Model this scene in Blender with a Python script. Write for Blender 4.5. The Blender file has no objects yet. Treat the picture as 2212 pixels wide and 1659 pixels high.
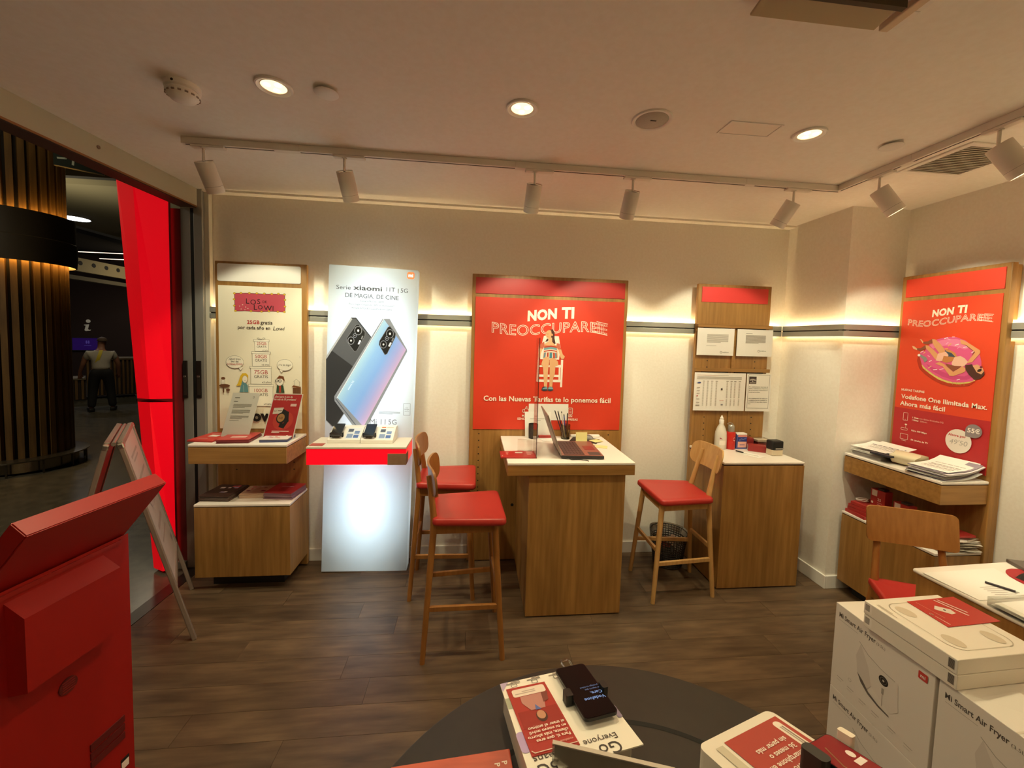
import bpy, bmesh, math, random
from math import sin, cos, pi, radians, sqrt, atan2
from mathutils import Vector, Matrix, Euler
random.seed(7)
S = bpy.context.scene
COL = S.collection

# ------------------------------------------------------------------ camera, world, exposure
FPX, CX, CY, W, H = 871.07, 1115.2, 786.2, 2212.0, 1659.0
RM = Matrix(((0.9943476, -0.10219459, 0.0287944), (0.02251331, -0.06209204, -0.99781648), (0.10375935, 0.99282468, -0.05944033)))
cam_d = bpy.data.cameras.new('camera'); cam = bpy.data.objects.new('camera', cam_d); COL.objects.link(cam)
cam_d.sensor_fit = 'HORIZONTAL'; cam_d.sensor_width = 36.0; cam_d.lens = 36.0 * FPX / W
cam_d.shift_x = (W / 2 - CX) / W; cam_d.shift_y = (CY - H / 2) / W
cam_d.clip_start = .02; cam_d.clip_end = 100
r0, r1, r2 = RM[0], RM[1], RM[2]
m3 = Matrix((r0, -r1, -r2)).transposed()
cam.matrix_world = Matrix.Translation((0, 0, 1.728)) @ m3.to_4x4()
S.camera = cam
wd = bpy.data.worlds.new('night'); S.world = wd; wd.use_nodes = True
wd.node_tree.nodes['Background'].inputs[0].default_value = (.5, .42, .3, 1)
wd.node_tree.nodes['Background'].inputs[1].default_value = .012
S.view_settings.view_transform = 'Standard'; S.view_settings.look = 'None'
S.view_settings.gamma = 1; S.view_settings.exposure = 0.5
S.view_settings.use_curve_mapping = False
S.cycles.max_bounces = 8; S.cycles.diffuse_bounces = 5; S.cycles.glossy_bounces = 3
S.cycles.transmission_bounces = 6; S.cycles.transparent_max_bounces = 8
S.cycles.sample_clamp_indirect = 4.0; S.cycles.caustics_reflective = False; S.cycles.caustics_refractive = False
S.cycles.use_denoising = True

WARM = (1.0, .86, .50)
SPOT = (1.0, .95, .66)
P_DOWN, P_SPOT, P_STRIP, P_BACK, P_UP = 40.0, 19.0, 11.0, 10.0, 34.0

def lamp(name, kind, loc, power, color, aim=None, size=.05, angle=120, blend=.6, size_y=None, parent=None):
    d = bpy.data.lights.new(name, kind); d.energy = power; d.color = color
    if kind == 'SPOT': d.spot_size = radians(angle); d.spot_blend = blend; d.shadow_soft_size = size
    elif kind == 'AREA':
        d.size = size
        if size_y: d.shape = 'RECTANGLE'; d.size_y = size_y
    else: d.shadow_soft_size = size
    o = bpy.data.objects.new(name, d); COL.objects.link(o); o.location = loc
    if aim is not None:
        v = Vector(aim) - Vector(loc); o.rotation_euler = v.to_track_quat('-Z', 'Y').to_euler()
    return o

# ------------------------------------------------------------------ materials
def lin(c):
    if isinstance(c, str):
        c = [int(c[i:i + 2], 16) / 255 for i in (0, 2, 4)]
    return tuple(x / 12.92 if x <= .04045 else ((x + .055) / 1.055) ** 2.4 for x in c)
MATS = {}
def paint(c, rough=.5, metal=0.0, emit=0.0, spec=.5, name=None):
    key = ('p', c, rough, metal, emit, spec)
    if key in MATS: return MATS[key]
    m = bpy.data.materials.new(name or ('paint_' + (c if isinstance(c, str) else 'x'))); m.use_nodes = True
    b = m.node_tree.nodes['Principled BSDF']; l = lin(c)
    b.inputs['Base Color'].default_value = (*l, 1); b.inputs['Roughness'].default_value = rough
    b.inputs['Metallic'].default_value = metal; b.inputs['Specular IOR Level'].default_value = spec
    if emit:
        b.inputs['Emission Color'].default_value = (*l, 1); b.inputs['Emission Strength'].default_value = emit
    MATS[key] = m; return m
def nodes(name):
    m = bpy.data.materials.new(name); m.use_nodes = True; t = m.node_tree
    return m, t, t.nodes, t.links, t.nodes['Principled BSDF']
def noisy(name, c1, c2, scale, rough=.5, stretch=(1, 1, 1), detail=4, lo=.35, hi=.65, bump=0.0, rnd=False, spec=.5, second=None):
    if name in MATS: return MATS[name]
    m, t, N, L, b = nodes(name)
    tc = N.new('ShaderNodeTexCoord'); mp = N.new('ShaderNodeMapping'); mp.inputs['Scale'].default_value = stretch
    L.new(tc.outputs['Object'], mp.inputs['Vector'])
    if rnd:
        oi = N.new('ShaderNodeObjectInfo'); mu = N.new('ShaderNodeMath'); mu.operation = 'MULTIPLY'; mu.inputs[1].default_value = 37.0
        L.new(oi.outputs['Random'], mu.inputs[0]); L.new(mu.outputs[0], mp.inputs['Location'])
    n = N.new('ShaderNodeTexNoise'); n.inputs['Scale'].default_value = scale; n.inputs['Detail'].default_value = detail
    L.new(mp.outputs[0], n.inputs['Vector'])
    r = N.new('ShaderNodeValToRGB'); r.color_ramp.elements[0].position = lo; r.color_ramp.elements[1].position = hi
    r.color_ramp.elements[0].color = (*lin(c1), 1); r.color_ramp.elements[1].color = (*lin(c2), 1)
    L.new(n.outputs['Fac'], r.inputs['Fac']); out = r.outputs['Color']
    if second:
        sc2, st2, amt = second
        mp2 = N.new('ShaderNodeMapping'); mp2.inputs['Scale'].default_value = st2; L.new(tc.outputs['Object'], mp2.inputs['Vector'])
        if rnd: L.new(mu.outputs[0], mp2.inputs['Location'])
        n2 = N.new('ShaderNodeTexNoise'); n2.inputs['Scale'].default_value = sc2; n2.inputs['Detail'].default_value = 6; L.new(mp2.outputs[0], n2.inputs['Vector'])
        mr = N.new('ShaderNodeMapRange'); mr.inputs[1].default_value = .3; mr.inputs[2].default_value = .7
        mr.inputs[3].default_value = 1 - amt; mr.inputs[4].default_value = 1 + amt; L.new(n2.outputs['Fac'], mr.inputs[0])
        if rnd:
            mr3 = N.new('ShaderNodeMapRange'); mr3.inputs[3].default_value = .86; mr3.inputs[4].default_value = 1.14; L.new(oi.outputs['Random'], mr3.inputs[0])
            m5 = N.new('ShaderNodeMath'); m5.operation = 'MULTIPLY'; L.new(mr.outputs[0], m5.inputs[0]); L.new(mr3.outputs[0], m5.inputs[1]); fac = m5.outputs[0]
        else: fac = mr.outputs[0]
        vm = N.new('ShaderNodeVectorMath'); vm.operation = 'SCALE'; L.new(out, vm.inputs[0]); L.new(fac, vm.inputs['Scale']); out = vm.outputs[0]
    L.new(out, b.inputs['Base Color']); b.inputs['Roughness'].default_value = rough; b.inputs['Specular IOR Level'].default_value = spec
    if bump:
        bp = N.new('ShaderNodeBump'); bp.inputs['Strength'].default_value = bump; bp.inputs['Distance'].default_value = .002
        L.new(n.outputs['Fac'], bp.inputs['Height']); L.new(bp.outputs[0], b.inputs['Normal'])
    MATS[name] = m; return m
def glass(name, col=(1, 1, 1), rough=0.0, amount=.12):
    if name in MATS: return MATS[name]
    m = bpy.data.materials.new(name); m.use_nodes = True; t = m.node_tree; N, L = t.nodes, t.links
    for n in list(N): N.remove(n)
    o = N.new('ShaderNodeOutputMaterial'); mx = N.new('ShaderNodeMixShader'); tr = N.new('ShaderNodeBsdfTransparent'); gl = N.new('ShaderNodeBsdfGlossy')
    tr.inputs[0].default_value = (*col, 1); gl.inputs['Roughness'].default_value = rough
    fr = N.new('ShaderNodeFresnel'); fr.inputs[0].default_value = 1.45
    ad = N.new('ShaderNodeMath'); ad.operation = 'MULTIPLY_ADD'; ad.inputs[1].default_value = .5; ad.inputs[2].default_value = amount * .2
    L.new(fr.outputs[0], ad.inputs[0]); L.new(ad.outputs[0], mx.inputs[0]); L.new(tr.outputs[0], mx.inputs[1]); L.new(gl.outputs[0], mx.inputs[2]); L.new(mx.outputs[0], o.inputs[0])
    MATS[name] = m; return m
def translucent(name, col, share=.75):
    m = bpy.data.materials.new(name); m.use_nodes = True; t = m.node_tree; N, L = t.nodes, t.links
    for n in list(N): N.remove(n)
    o = N.new('ShaderNodeOutputMaterial'); mx = N.new('ShaderNodeMixShader'); tr = N.new('ShaderNodeBsdfTranslucent'); df = N.new('ShaderNodeBsdfDiffuse')
    tr.inputs[0].default_value = (*col, 1); df.inputs[0].default_value = (*col, 1); mx.inputs[0].default_value = share
    L.new(df.outputs[0], mx.inputs[1]); L.new(tr.outputs[0], mx.inputs[2]); L.new(mx.outputs[0], o.inputs[0]); return m

M_WALL = noisy('wall_paint', 'F0E9DD', 'F4EEE3', 60, .85, detail=2, bump=.05)
M_CEIL = noisy('ceiling_paint', 'F4EEE5', 'F7F2EA', 40, .9, detail=2)
M_WHITE = paint('F0EBE4', .45)
M_LAM = paint('EDE4DB', .35)
M_OAK = noisy('oak_upright', '8C6331', 'A87C43', 3.0, .42, (14, 14, .9), 6, .3, .7, second=(1.2, (5, 5, .25), .14))
M_OAKH = noisy('oak_level', '8C6331', 'A87C43', 3.0, .42, (.9, 14, 14), 6, .3, .7, second=(1.2, (.25, 5, 5), .12))
M_BEECH = noisy('beech', '8F5C2A', 'A26C36', 3.0, .38, (16, 16, 1.2), 5, .3, .7)
M_BEECHL = noisy('pale_beech', 'B98C53', 'CBA067', 3.0, .38, (16, 16, 1.2), 5, .3, .7)
M_PLANK = noisy('vinyl_plank', '4A392B', '6E5842', 2.6, .40, (1.6, 13, 13), 10, .25, .8, .10, True, .45, second=(2.4, (1.5, 4.5, 4.5), .30))
M_LEATHER = paint('AE2E29', .38)
M_RED = paint('D8392B', .5)
M_STEEL = paint('B9B7B0', .35, .8)
M_ALU = paint('A7A5A0', .45, .55)
M_BLACK = paint('121110', .5)
M_DARK = paint('2A2725', .55)
M_PAPER = paint('F0ECE6', .7)
M_BROWNED = noisy('dark_table', '261F1A', '2A231D', 30, .6, detail=2)

# ------------------------------------------------------------------ objects
ORG = {}
def tag(o, label=None, cat=None, group=None, kind=None):
    if label: o['label'] = label
    if cat: o['category'] = cat
    if group: o['group'] = group
    if kind: o['kind'] = kind
    return o
def thing(name, loc, label, cat, group=None, rot=0.0, local=False, euler=None):
    o = bpy.data.objects.new(name, None); COL.objects.link(o); o.location = loc; o.empty_display_size = .05
    o.rotation_euler = euler if euler else (0, 0, rot)
    ORG[o.name] = Vector((0, 0, 0)) if (local or rot or euler) else Vector(loc)
    return tag(o, label, cat, group)
class MB:
    def __init__(s): s.bm = bmesh.new(); s.mi = 0
    def mat(s, i): s.mi = i; return s
    def _fin(s, fs):
        for f in fs: f.material_index = s.mi
    def poly(s, pts):
        vs = [s.bm.verts.new(p) for p in pts]
        try: f = s.bm.faces.new(vs); f.material_index = s.mi; return f
        except ValueError: return None
    def box(s, x0, x1, y0, y1, z0, z1, bev=0.0, M=None, seg=2):
        P = [Vector((x, y, z)) for z in (z0, z1) for y in (y0, y1) for x in (x0, x1)]
        if M is not None: P = [M @ p for p in P]
        v = [s.bm.verts.new(p) for p in P]
        F = [s.bm.faces.new([v[i] for i in q]) for q in ((0, 2, 3, 1), (4, 5, 7, 6), (0, 1, 5, 4), (2, 6, 7, 3), (0, 4, 6, 2), (1, 3, 7, 5))]
        if bev:
            E = list({e for f in F for e in f.edges})
            r = bmesh.ops.bevel(s.bm, geom=E, offset=bev, segments=seg, affect='EDGES', profile=.5)
            F = [f for f in F if f.is_valid] + [f for f in r['faces'] if f.is_valid]
        s._fin(F); return s
    def prism(s, pts, a, b, M=None):
        """pts 2d counter-clockwise in local xy, extruded in local z from a to b"""
        I = M if M is not None else Matrix.Identity(4)
        lo = [s.bm.verts.new(I @ Vector((p[0], p[1], a))) for p in pts]; hi = [s.bm.verts.new(I @ Vector((p[0], p[1], b))) for p in pts]
        F = [s.bm.faces.new(hi), s.bm.faces.new(lo[::-1])]; n = len(pts)
        for i in range(n): F.append(s.bm.faces.new([lo[i], lo[(i + 1) % n], hi[(i + 1) % n], hi[i]]))
        s._fin(F); return s
    def cyl(s, p0, p1, ra, rb=None, seg=16, caps=True, flat=None):
        rb = ra if rb is None else rb
        p0, p1 = Vector(p0), Vector(p1); d = (p1 - p0).normalized()
        x = d.orthogonal().normalized(); y = d.cross(x)
        A = []; B = []
        for i in range(seg):
            a = 2 * pi * i / seg; q = x * cos(a) + y * sin(a)
            A.append(s.bm.verts.new(p0 + q * ra)); B.append(s.bm.verts.new(p1 + q * rb))
        F = [s.bm.faces.new([A[i], A[(i + 1) % seg], B[(i + 1) % seg], B[i]]) for i in range(seg)]
        if caps: F += [s.bm.faces.new(A[::-1]), s.bm.faces.new(B)]
        s._fin(F); return s
    def lathe(s, prof, c=(0, 0, 0), seg=28, M=None, caps=True):
        I = M if M is not None else Matrix.Translation(Vector(c)); R = []
        for r, z in prof:
            R.append([s.bm.verts.new(I @ Vector((max(r, 1e-4) * cos(2 * pi * i / seg), max(r, 1e-4) * sin(2 * pi * i / seg), z))) for i in range(seg)])
        F = []
        for k in range(len(R) - 1):
            for i in range(seg): F.append(s.bm.faces.new([R[k][i], R[k][(i + 1) % seg], R[k + 1][(i + 1) % seg], R[k + 1][i]]))
        if caps: F += [s.bm.faces.new(R[0][::-1]), s.bm.faces.new(R[-1])]
        s._fin(F); return s
    def tube(s, pts, r, seg=8, closed=False):
        P = [Vector(p) for p in pts]; n = len(P); R = []; pv = None
        for i in range(n):
            a = P[i - 1] if (i or closed) else P[0]; b = P[(i + 1) % n] if (i < n - 1 or closed) else P[-1]
            d = (b - a).normalized()
            x = (d.orthogonal() if pv is None else (pv - d * pv.dot(d))).normalized(); pv = x; y = d.cross(x)
            rr = r[i] if isinstance(r, (list, tuple)) else r
            R.append([s.bm.verts.new(P[i] + (x * cos(2 * pi * k / seg) + y * sin(2 * pi * k / seg)) * rr) for k in range(seg)])
        F = []
        for i in range(n if closed else n - 1):
            A, B = R[i], R[(i + 1) % n]
            for k in range(seg): F.append(s.bm.faces.new([A[k], A[(k + 1) % seg], B[(k + 1) % seg], B[k]]))
        if not closed: F += [s.bm.faces.new(R[0][::-1]), s.bm.faces.new(R[-1])]
        s._fin(F); return s
    def grid(s, fn, nu, nv):
        V = [[s.bm.verts.new(fn(i / nu, j / nv)) for j in range(nv + 1)] for i in range(nu + 1)]
        s._fin([s.bm.faces.new([V[i][j], V[i + 1][j], V[i + 1][j + 1], V[i][j + 1]]) for i in range(nu) for j in range(nv)]); return s
    def build(s, name, mats, parent=None, smooth=False, kind=None, label=None, fix=True):
        if fix: bmesh.ops.recalc_face_normals(s.bm, faces=s.bm.faces[:])
        me = bpy.data.meshes.new(name); s.bm.to_mesh(me); s.bm.free()
        o = bpy.data.objects.new(name, me); COL.objects.link(o)
        for m in (mats if isinstance(mats, (list, tuple)) else [mats]): me.materials.append(m)
        if parent is not None:
            g = ORG.get(parent.name, Vector((0, 0, 0))); ORG[o.name] = g
            if g.length: me.transform(Matrix.Translation(-g))
            o.parent = parent
        if smooth:
            for p in me.polygons: p.use_smooth = True
            try: me.set_sharp_from_angle(angle=radians(40))
            except Exception: pass
        if kind: o['kind'] = kind
        if label: o['label'] = label
        return o
def solo(name, mb, mats, loc, label, cat, group=None, smooth=False, kind=None):
    """a thing that is one mesh, built in world coordinates, its origin moved to loc"""
    o = mb.build(name, mats, None, smooth); o.data.transform(Matrix.Translation(-Vector(loc))); o.location = loc
    ORG[o.name] = Vector(loc); return tag(o, label, cat, group, kind)
def copy_tree(o, parent=None):
    c = o.copy(); COL.objects.link(c); c.parent = parent; ORG[c.name] = ORG.get(o.name, Vector((0, 0, 0)))
    for ch in list(o.children): copy_tree(ch, c)
    return c
def rrect(x0, x1, y0, y1, r, n=5):
    o = []
    for cx, cy, a0 in ((x1 - r, y1 - r, 0), (x0 + r, y1 - r, 90), (x0 + r, y0 + r, 180), (x1 - r, y0 + r, 270)):
        for k in range(n + 1):
            a = radians(a0 + 90 * k / n); o.append((cx + r * cos(a), cy + r * sin(a)))
    return o
def ell(cx, cy, rx, ry, n=24, a0=0):
    return [(cx + rx * cos(2 * pi * k / n) * cos(a0) - ry * sin(2 * pi * k / n) * sin(a0), cy + rx * cos(2 * pi * k / n) * sin(a0) + ry * sin(2 * pi * k / n) * cos(a0)) for k in range(n)]

# ------------------------------------------------------------------ flat print (lettering, posters)
_TX = {}
def text_geo(s, bold=0.0, outline=0.0):
    key = (s, bold, outline)
    if key in _TX: return _TX[key]
    c = bpy.data.curves.new('t', 'FONT'); c.body = s; c.size = 1.0; c.resolution_u = 3
    c.space_character = 1.0 + (bold * 1.2 if bold > 0 else 0)
    if outline: c.fill_mode = 'NONE'
    if bold: c.offset = bold
    o = bpy.data.objects.new('t', c); COL.objects.link(o)
    dg = bpy.context.evaluated_depsgraph_get()
    me = bpy.data.meshes.new_from_object(o.evaluated_get(dg))
    V = [(v.co.x, v.co.y) for v in me.vertices]; F = [tuple(p.vertices) for p in me.polygons]
    if outline:
        nb = {}
        for e in me.edges:
            a, b = e.vertices; nb.setdefault(a, []).append(b); nb.setdefault(b, []).append(a)
        V2, F2, seen = [], [], set()
        for st in nb:
            if st in seen: continue
            loop = [st]; seen.add(st)
            while True:
                nx = [q for q in nb[loop[-1]] if q not in seen]
                if not nx: break
                loop.append(nx[0]); seen.add(nx[0])
            P = [Vector(V[q]) for q in loop]
            P = [q for k, q in enumerate(P) if (q - P[k - 1]).length > 1e-5]
            n = len(P); b0 = len(V2)
            if n < 3: continue
            for k in range(n):
                d0 = (P[k] - P[k - 1]).normalized(); d1 = (P[(k + 1) % n] - P[k]).normalized()
                n0 = Vector((-d0.y, d0.x)); n1 = Vector((-d1.y, d1.x)); mi = n0 + n1
                if mi.length < 1e-4: mi = n0
                mi.normalize(); L = outline / max(.4, mi.dot(n1))
                V2 += [tuple(P[k] + mi * L), tuple(P[k] - mi * L)]
            for k in range(n):
                a, b = b0 + 2 * k, b0 + 2 * ((k + 1) % n); F2.append((a, a + 1, b + 1, b))
        V, F = V2, F2
    bpy.data.objects.remove(o); bpy.data.curves.remove(c); bpy.data.meshes.remove(me)
    xs = [v[0] for v in V] or [0, 1]
    _TX[key] = (V, F, min(xs), max(xs)); return _TX[key]
class Print:
    """flat print in a plane: fn(u, v, h) -> point; colours become material slots"""
    def __init__(s, fn, h=.0004): s.fn = fn; s.V = []; s.F = []; s.I = []; s.C = []; s.h0 = h; s.lay = 0
    def _m(s, c, **k):
        m = c if not isinstance(c, (str, tuple)) else paint(c, **({'rough': .55} | k))
        if m not in s.C: s.C.append(m)
        return s.C.index(m)
    def up(s): s.lay += 1; return s
    def poly(s, pts, c, up=True):
        if up: s.lay += 1
        h = s.h0 + s.lay * .00012; b = len(s.V)
        s.V += [s.fn(u, v, h) for u, v in pts]; s.F.append(tuple(range(b, b + len(pts)))); s.I.append(s._m(c)); return s
    def rect(s, x0, x1, y0, y1, c, up=True): return s.poly([(x0, y0), (x1, y0), (x1, y1), (x0, y1)], c, up)
    def line(s, pts, w, c, closed=False, up=True):
        if up: s.lay += 1
        P = list(pts) + ([pts[0]] if closed else [])
        for (ax, ay), (bx, by) in zip(P, P[1:]):
            d = sqrt((bx - ax) ** 2 + (by - ay) ** 2) or 1; nx, ny = -(by - ay) / d * w / 2, (bx - ax) / d * w / 2
            ex, ey = (bx - ax) / d * w * .4, (by - ay) / d * w * .4
            s.poly([(ax + nx - ex, ay + ny - ey), (ax - nx - ex, ay - ny - ey), (bx - nx + ex, by - ny + ey), (bx + nx + ex, by + ny + ey)], c, False)
        return s
    def text(s, t, x, y, size, c, align='c', bold=0.0, outline=0.0, width=None, warp=None, rot=0.0, slant=0.0):
        """x: anchor (left, centre or right), y: baseline; width squeezes to that width"""
        s.lay += 1; h = s.h0 + s.lay * .00012
        V, F, a, b = text_geo(t, bold, outline); k = size
        kx = (width / (b - a)) if width else k
        off = {'l': a, 'c': (a + b) / 2, 'r': b}[align]; n = len(s.V); cr, sr = cos(rot), sin(rot)
        for u, v in V:
            px, py = (u - off) * kx + slant * v * k, v * k
            px, py = px * cr - py * sr, px * sr + py * cr
            px += x; py += y
            if warp: px, py = warp(px, py)
            s.V.append(s.fn(px, py, h))
        i = s._m(c)
        for f in F: s.F.append(tuple(q + n for q in f)); s.I.append(i)
        return s
    def bars(s, x0, x1, y0, y1, n, c, fill=.45, ragged=True):
        """n rows of unreadably small print"""
        s.lay += 1; d = (y1 - y0) / n
        for k in range(n):
            e = x1 if not ragged else x1 - (x1 - x0) * (.0 if k < n - 1 else .35)
            s.rect(x0, e, y1 - (k + fill) * d - d * .1, y1 - k * d - d * .1, c, False)
        return s
    def cut(s, name, parent):
        s.build(name, parent); s.V, s.F, s.I, s.C = [], [], [], []; return s
    def build(s, name, parent, label=None):
        g = ORG.get(parent.name, Vector((0, 0, 0)))
        me = bpy.data.meshes.new(name); me.from_pydata([tuple(Vector(v) - g) for v in s.V], [], s.F)
        for m in s.C: me.materials.append(m)
        me.polygons.foreach_set('material_index', s.I); me.update()
        o = bpy.data.objects.new(name, me); COL.objects.link(o); o.parent = parent; ORG[o.name] = g
        if label: o['label'] = label
        return o
def back_plane(y): return lambda u, v, h: (u, y - h, v)
def right_plane(x): return lambda u, v, h: (x - h, -u, v)
def top_plane(z): return lambda u, v, h: (u, v, z + h)

# ================================================================== SETTING
ZC, YW, XR = 2.71, 3.134, 3.0
def shop_x(y): return -1.937 + .032 * (y - 3.018)          # the shop front line
YB = -2.6
def struct(name, mb, m, smooth=False): return tag(mb.build(name, m, None, smooth), kind='structure')
struct('wall_back', MB().box(-2.02, 2.72, YW, YW + .12, 0, ZC + .06), M_WALL)
struct('wall_right', MB().box(XR, XR + .12, YB, 2.72, 0, ZC + .06), M_WALL)
struct('wall_column', MB().box(2.558, XR + .12, 2.573, YW + .12, 0, ZC + .06), M_WALL)
struct('wall_rear', MB().box(-2.4, XR + .12, YB - .12, YB, 0, ZC + .06), M_WALL)
struct('ceiling', MB().prism([(-2.15, YB - .1), (XR + .1, YB - .1), (XR + .1, YW + .1), (-1.95, YW + .1)], ZC, ZC + .06), M_CEIL)
struct('trim_1', MB().box(-1.9, 2.556, YW - .07, YW - .001, ZC - .014, ZC - .0005), M_WALL)
# bulkhead above the shop opening, seen only from the mall
struct('wall_front', MB().prism([(-2.16, YB), (-2.04, YB), (shop_x(3.2) - .1, 3.25), (shop_x(3.2) - .22, 3.25)], ZC + .06, 4.4), paint('8E8676', .8))
# skirting
bb = MB(); bb.box(-1.88, 2.557, YW - .014, YW - .0005, 0, .095, .003); struct('baseboard_back', bb, M_WHITE)
bb = MB(); bb.box(2.544, 2.5575, 2.559, YW - .016, 0, .095, .003); struct('baseboard_column', bb, M_WHITE)
bb = MB(); bb.box(2.5585, XR - .001, 2.559, 2.5725, 0, .095, .003); struct('baseboard_column_front', bb, M_WHITE)
bb = MB(); bb.box(XR - .014, XR - .0005, YB + .01, 2.55, 0, .095, .003); struct('baseboard_right', bb, M_WHITE)

# floor: a sub floor with the planks as pieces
def floor_edge(y): return shop_x(y) + .0
fl = struct('floor', MB().prism([(-2.13, YB), (XR, YB), (XR, YW), (-1.94, YW)], -.05, -.006), paint('2A231D', .8))
PW, PL = .15, 1.2
plank_mesh = {}
def plank_obj(x0, x1, y0, y1):
    L = round(x1 - x0, 2); Wd = round(y1 - y0, 3)
    if (L, Wd) not in plank_mesh:
        mb = MB(); g = .0007
        mb.poly([(-L / 2 + g, -Wd / 2 + g, 0), (L / 2 - g, -Wd / 2 + g, 0), (L / 2 - g, Wd / 2 - g, 0), (-L / 2 + g, Wd / 2 - g, 0)])
        for a, b in (((-1, -1), (1, -1)), ((1, -1), (1, 1)), ((1, 1), (-1, 1)), ((-1, 1), (-1, -1))):
            i, o_ = L / 2 - g, Wd / 2 - g
            mb.poly([(a[0] * i, a[1] * o_, 0), (a[0] * L / 2, a[1] * Wd / 2, -.004), (b[0] * L / 2, b[1] * Wd / 2, -.004), (b[0] * i, b[1] * o_, 0)])
        me = bpy.data.meshes.new('plank'); bmesh.ops.recalc_face_normals(mb.bm, faces=mb.bm.faces[:])
        if mb.bm.faces[:][0].normal.z < 0: bmesh.ops.reverse_faces(mb.bm, faces=mb.bm.faces[:])
        mb.bm.to_mesh(me); mb.bm.free(); me.materials.append(M_PLANK); plank_mesh[(L, Wd)] = me
    o = bpy.data.objects.new('plank', plank_mesh[(L, Wd)]); COL.objects.link(o); o.parent = fl; o.location = ((x0 + x1) / 2, (y0 + y1) / 2, 0)
y = 1.855 - 26 * PW; row = 0
while y < YW:
    y1 = min(y + PW, YW - .001)
    if y1 - y > .02 and y1 > YB:
        off = (-.45 if row % 3 == 2 else (.05 if row % 3 == 1 else .5)) + random.uniform(-.1, .1)
        xs = floor_edge((y + y1) / 2); x = off - 4 * PL
        while x < XR:
            a, b = max(x, xs), min(x + PL, XR - .001)
            if b - a > .05: plank_obj(a, b, max(y, YB), y1)
            x += PL
    y = y + PW; row += 1

# ------------------------------------------------------------------ shop front: header, posts, lightbox
def sf(y, d=0): return shop_x(y) + d
HA, HB = -1.2, 3.07
mb = MB().prism([(sf(HA, -.13), HA), (sf(HA), HA), (sf(3.069), 3.069), (sf(3.069, -.13), 3.069)], 2.592, ZC - .001)
hd = thing('door_header', (sf(1.5), 1.5, 2.592), 'pale metal beam over the open shop entrance', 'beam')
mb.build('beam', paint('BFB7A2', .6), hd)
MB().prism([(sf(HA, -.11), HA), (sf(HA, -.004), HA), (sf(HB, -.004), HB), (sf(HB, -.11), HB)], 2.578, 2.592).build('door_track', paint('3A2B22', .6), hd)
MB().prism([(sf(HA, -.004), HA), (sf(HA, .0), HA), (sf(HB, .0), HB), (sf(HB, -.004), HB)], 2.582, 2.592).build('copper_edge', paint('9A6A45', .4, .5), hd)
MB().cyl((sf(2.36, -.002), 2.36, 2.66), (sf(2.36, .004), 2.36, 2.66), .009, seg=12).build('screw', paint('8B7360', .5, .5), hd, True)
df = thing('door_frame', (-1.97, 3.1, 0), 'brushed metal door jamb with two dark pull plates beside the white wall', 'door frame')
MB().box(-1.962, -1.905, 3.07, 3.128, 0, ZC - .001, .003).build('jamb', M_ALU, df)
MB().box(-1.905, -1.872, 3.09, 3.128, 0, ZC - .001, .003).build('cover_strip', paint('CFC8B8', .6), df)
MB().box(-1.985, -1.962, 3.075, 3.12, 0, 2.577).build('gasket', M_BLACK, df)
MB().box(-2.048, -1.985, 3.074, 3.11, 0, 2.577, .003).build('door_leaf_edge', M_ALU, df)
for x0, x1 in ((-2.045, -2.016), (-1.957, -1.926)):
    hp = MB().box(x0, x1, 3.062, 3.072, 1.25, 1.515, .002).build('pull_plate', paint('231A17', .4, .3), df)
    MB().box(x0 + .008, x1 - .004, 3.058, 3.063, 1.27, 1.40, .002).build('finger_recess', paint('39312C', .35, .4), hp)
    MB().cyl((x0 + .012, 3.056, 1.405), (x1 - .004, 3.056, 1.405), .006, seg=10).build('chrome_knob', paint('D8D4CC', .2, 1), hp, True)
gl = thing('red_panel', (-2.09, 3.09, 0), 'dark red panel beside the glowing red pillar', 'glass door')
MB().box(-2.125, -2.052, 3.085, 3.093, .05, 2.57).build('pane', paint('7A2A2C', .25), gl)  # opaque panel painted dark red, not glass
MB().box(-2.125, -2.052, 3.06, 3.12, 0, .05).build('floor_shoe', M_ALU, gl)

rl = thing('light_pillar', (-2.2, 3.05, 0), 'tall glowing red faceted lightbox beside the entrance', 'lightbox')
M_GLOW = paint('E00414', .4, emit=.36); M_GLOW2 = paint('E80418', .4, emit=.46)
def facet(pts, m, name):
    mb = MB(); mb.poly(pts); return mb.build(name, m, rl)
TZ = 2.78
A0, B0, C0 = Vector((-2.43, 3.05, TZ)), Vector((-2.325, 3.045, TZ)), Vector((-2.106, 3.05, TZ))
A1, B1, C1 = Vector((-2.255, 3.05, .02)), Vector((-2.16, 3.0, .02)), Vector((-2.106, 3.05, .02))
def seam(p, q, z): t = (TZ - z) / (TZ - .02); return p.lerp(q, t)
for z0, z1 in ((TZ, 1.246), (1.222, .02)):
    facet([seam(A0, A1, z0), seam(A0, A1, z1), seam(B0, B1, z1), seam(B0, B1, z0)], M_GLOW, 'left_face')
    facet([seam(B0, B1, z0), seam(B0, B1, z1), seam(C0, C1, z1), seam(C0, C1, z0)], M_GLOW2, 'right_face')
facet([seam(A0, A1, 1.246), seam(A0, A1, 1.222), seam(B0, B1, 1.222), seam(C0, C1, 1.222), seam(C0, C1, 1.246), seam(B0, B1, 1.246)], paint('8E0A12', .5), 'joint_band')
mb = MB(); mb.poly([A0, A1, A1 + Vector((0, .22, 0)), A0 + Vector((0, .22, 0))]); mb.poly([C0, C1, C1 + Vector((0, .02, 0)), C0 + Vector((0, .02, 0))])
mb.build('housing', paint('6E1518', .5), rl)

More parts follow.
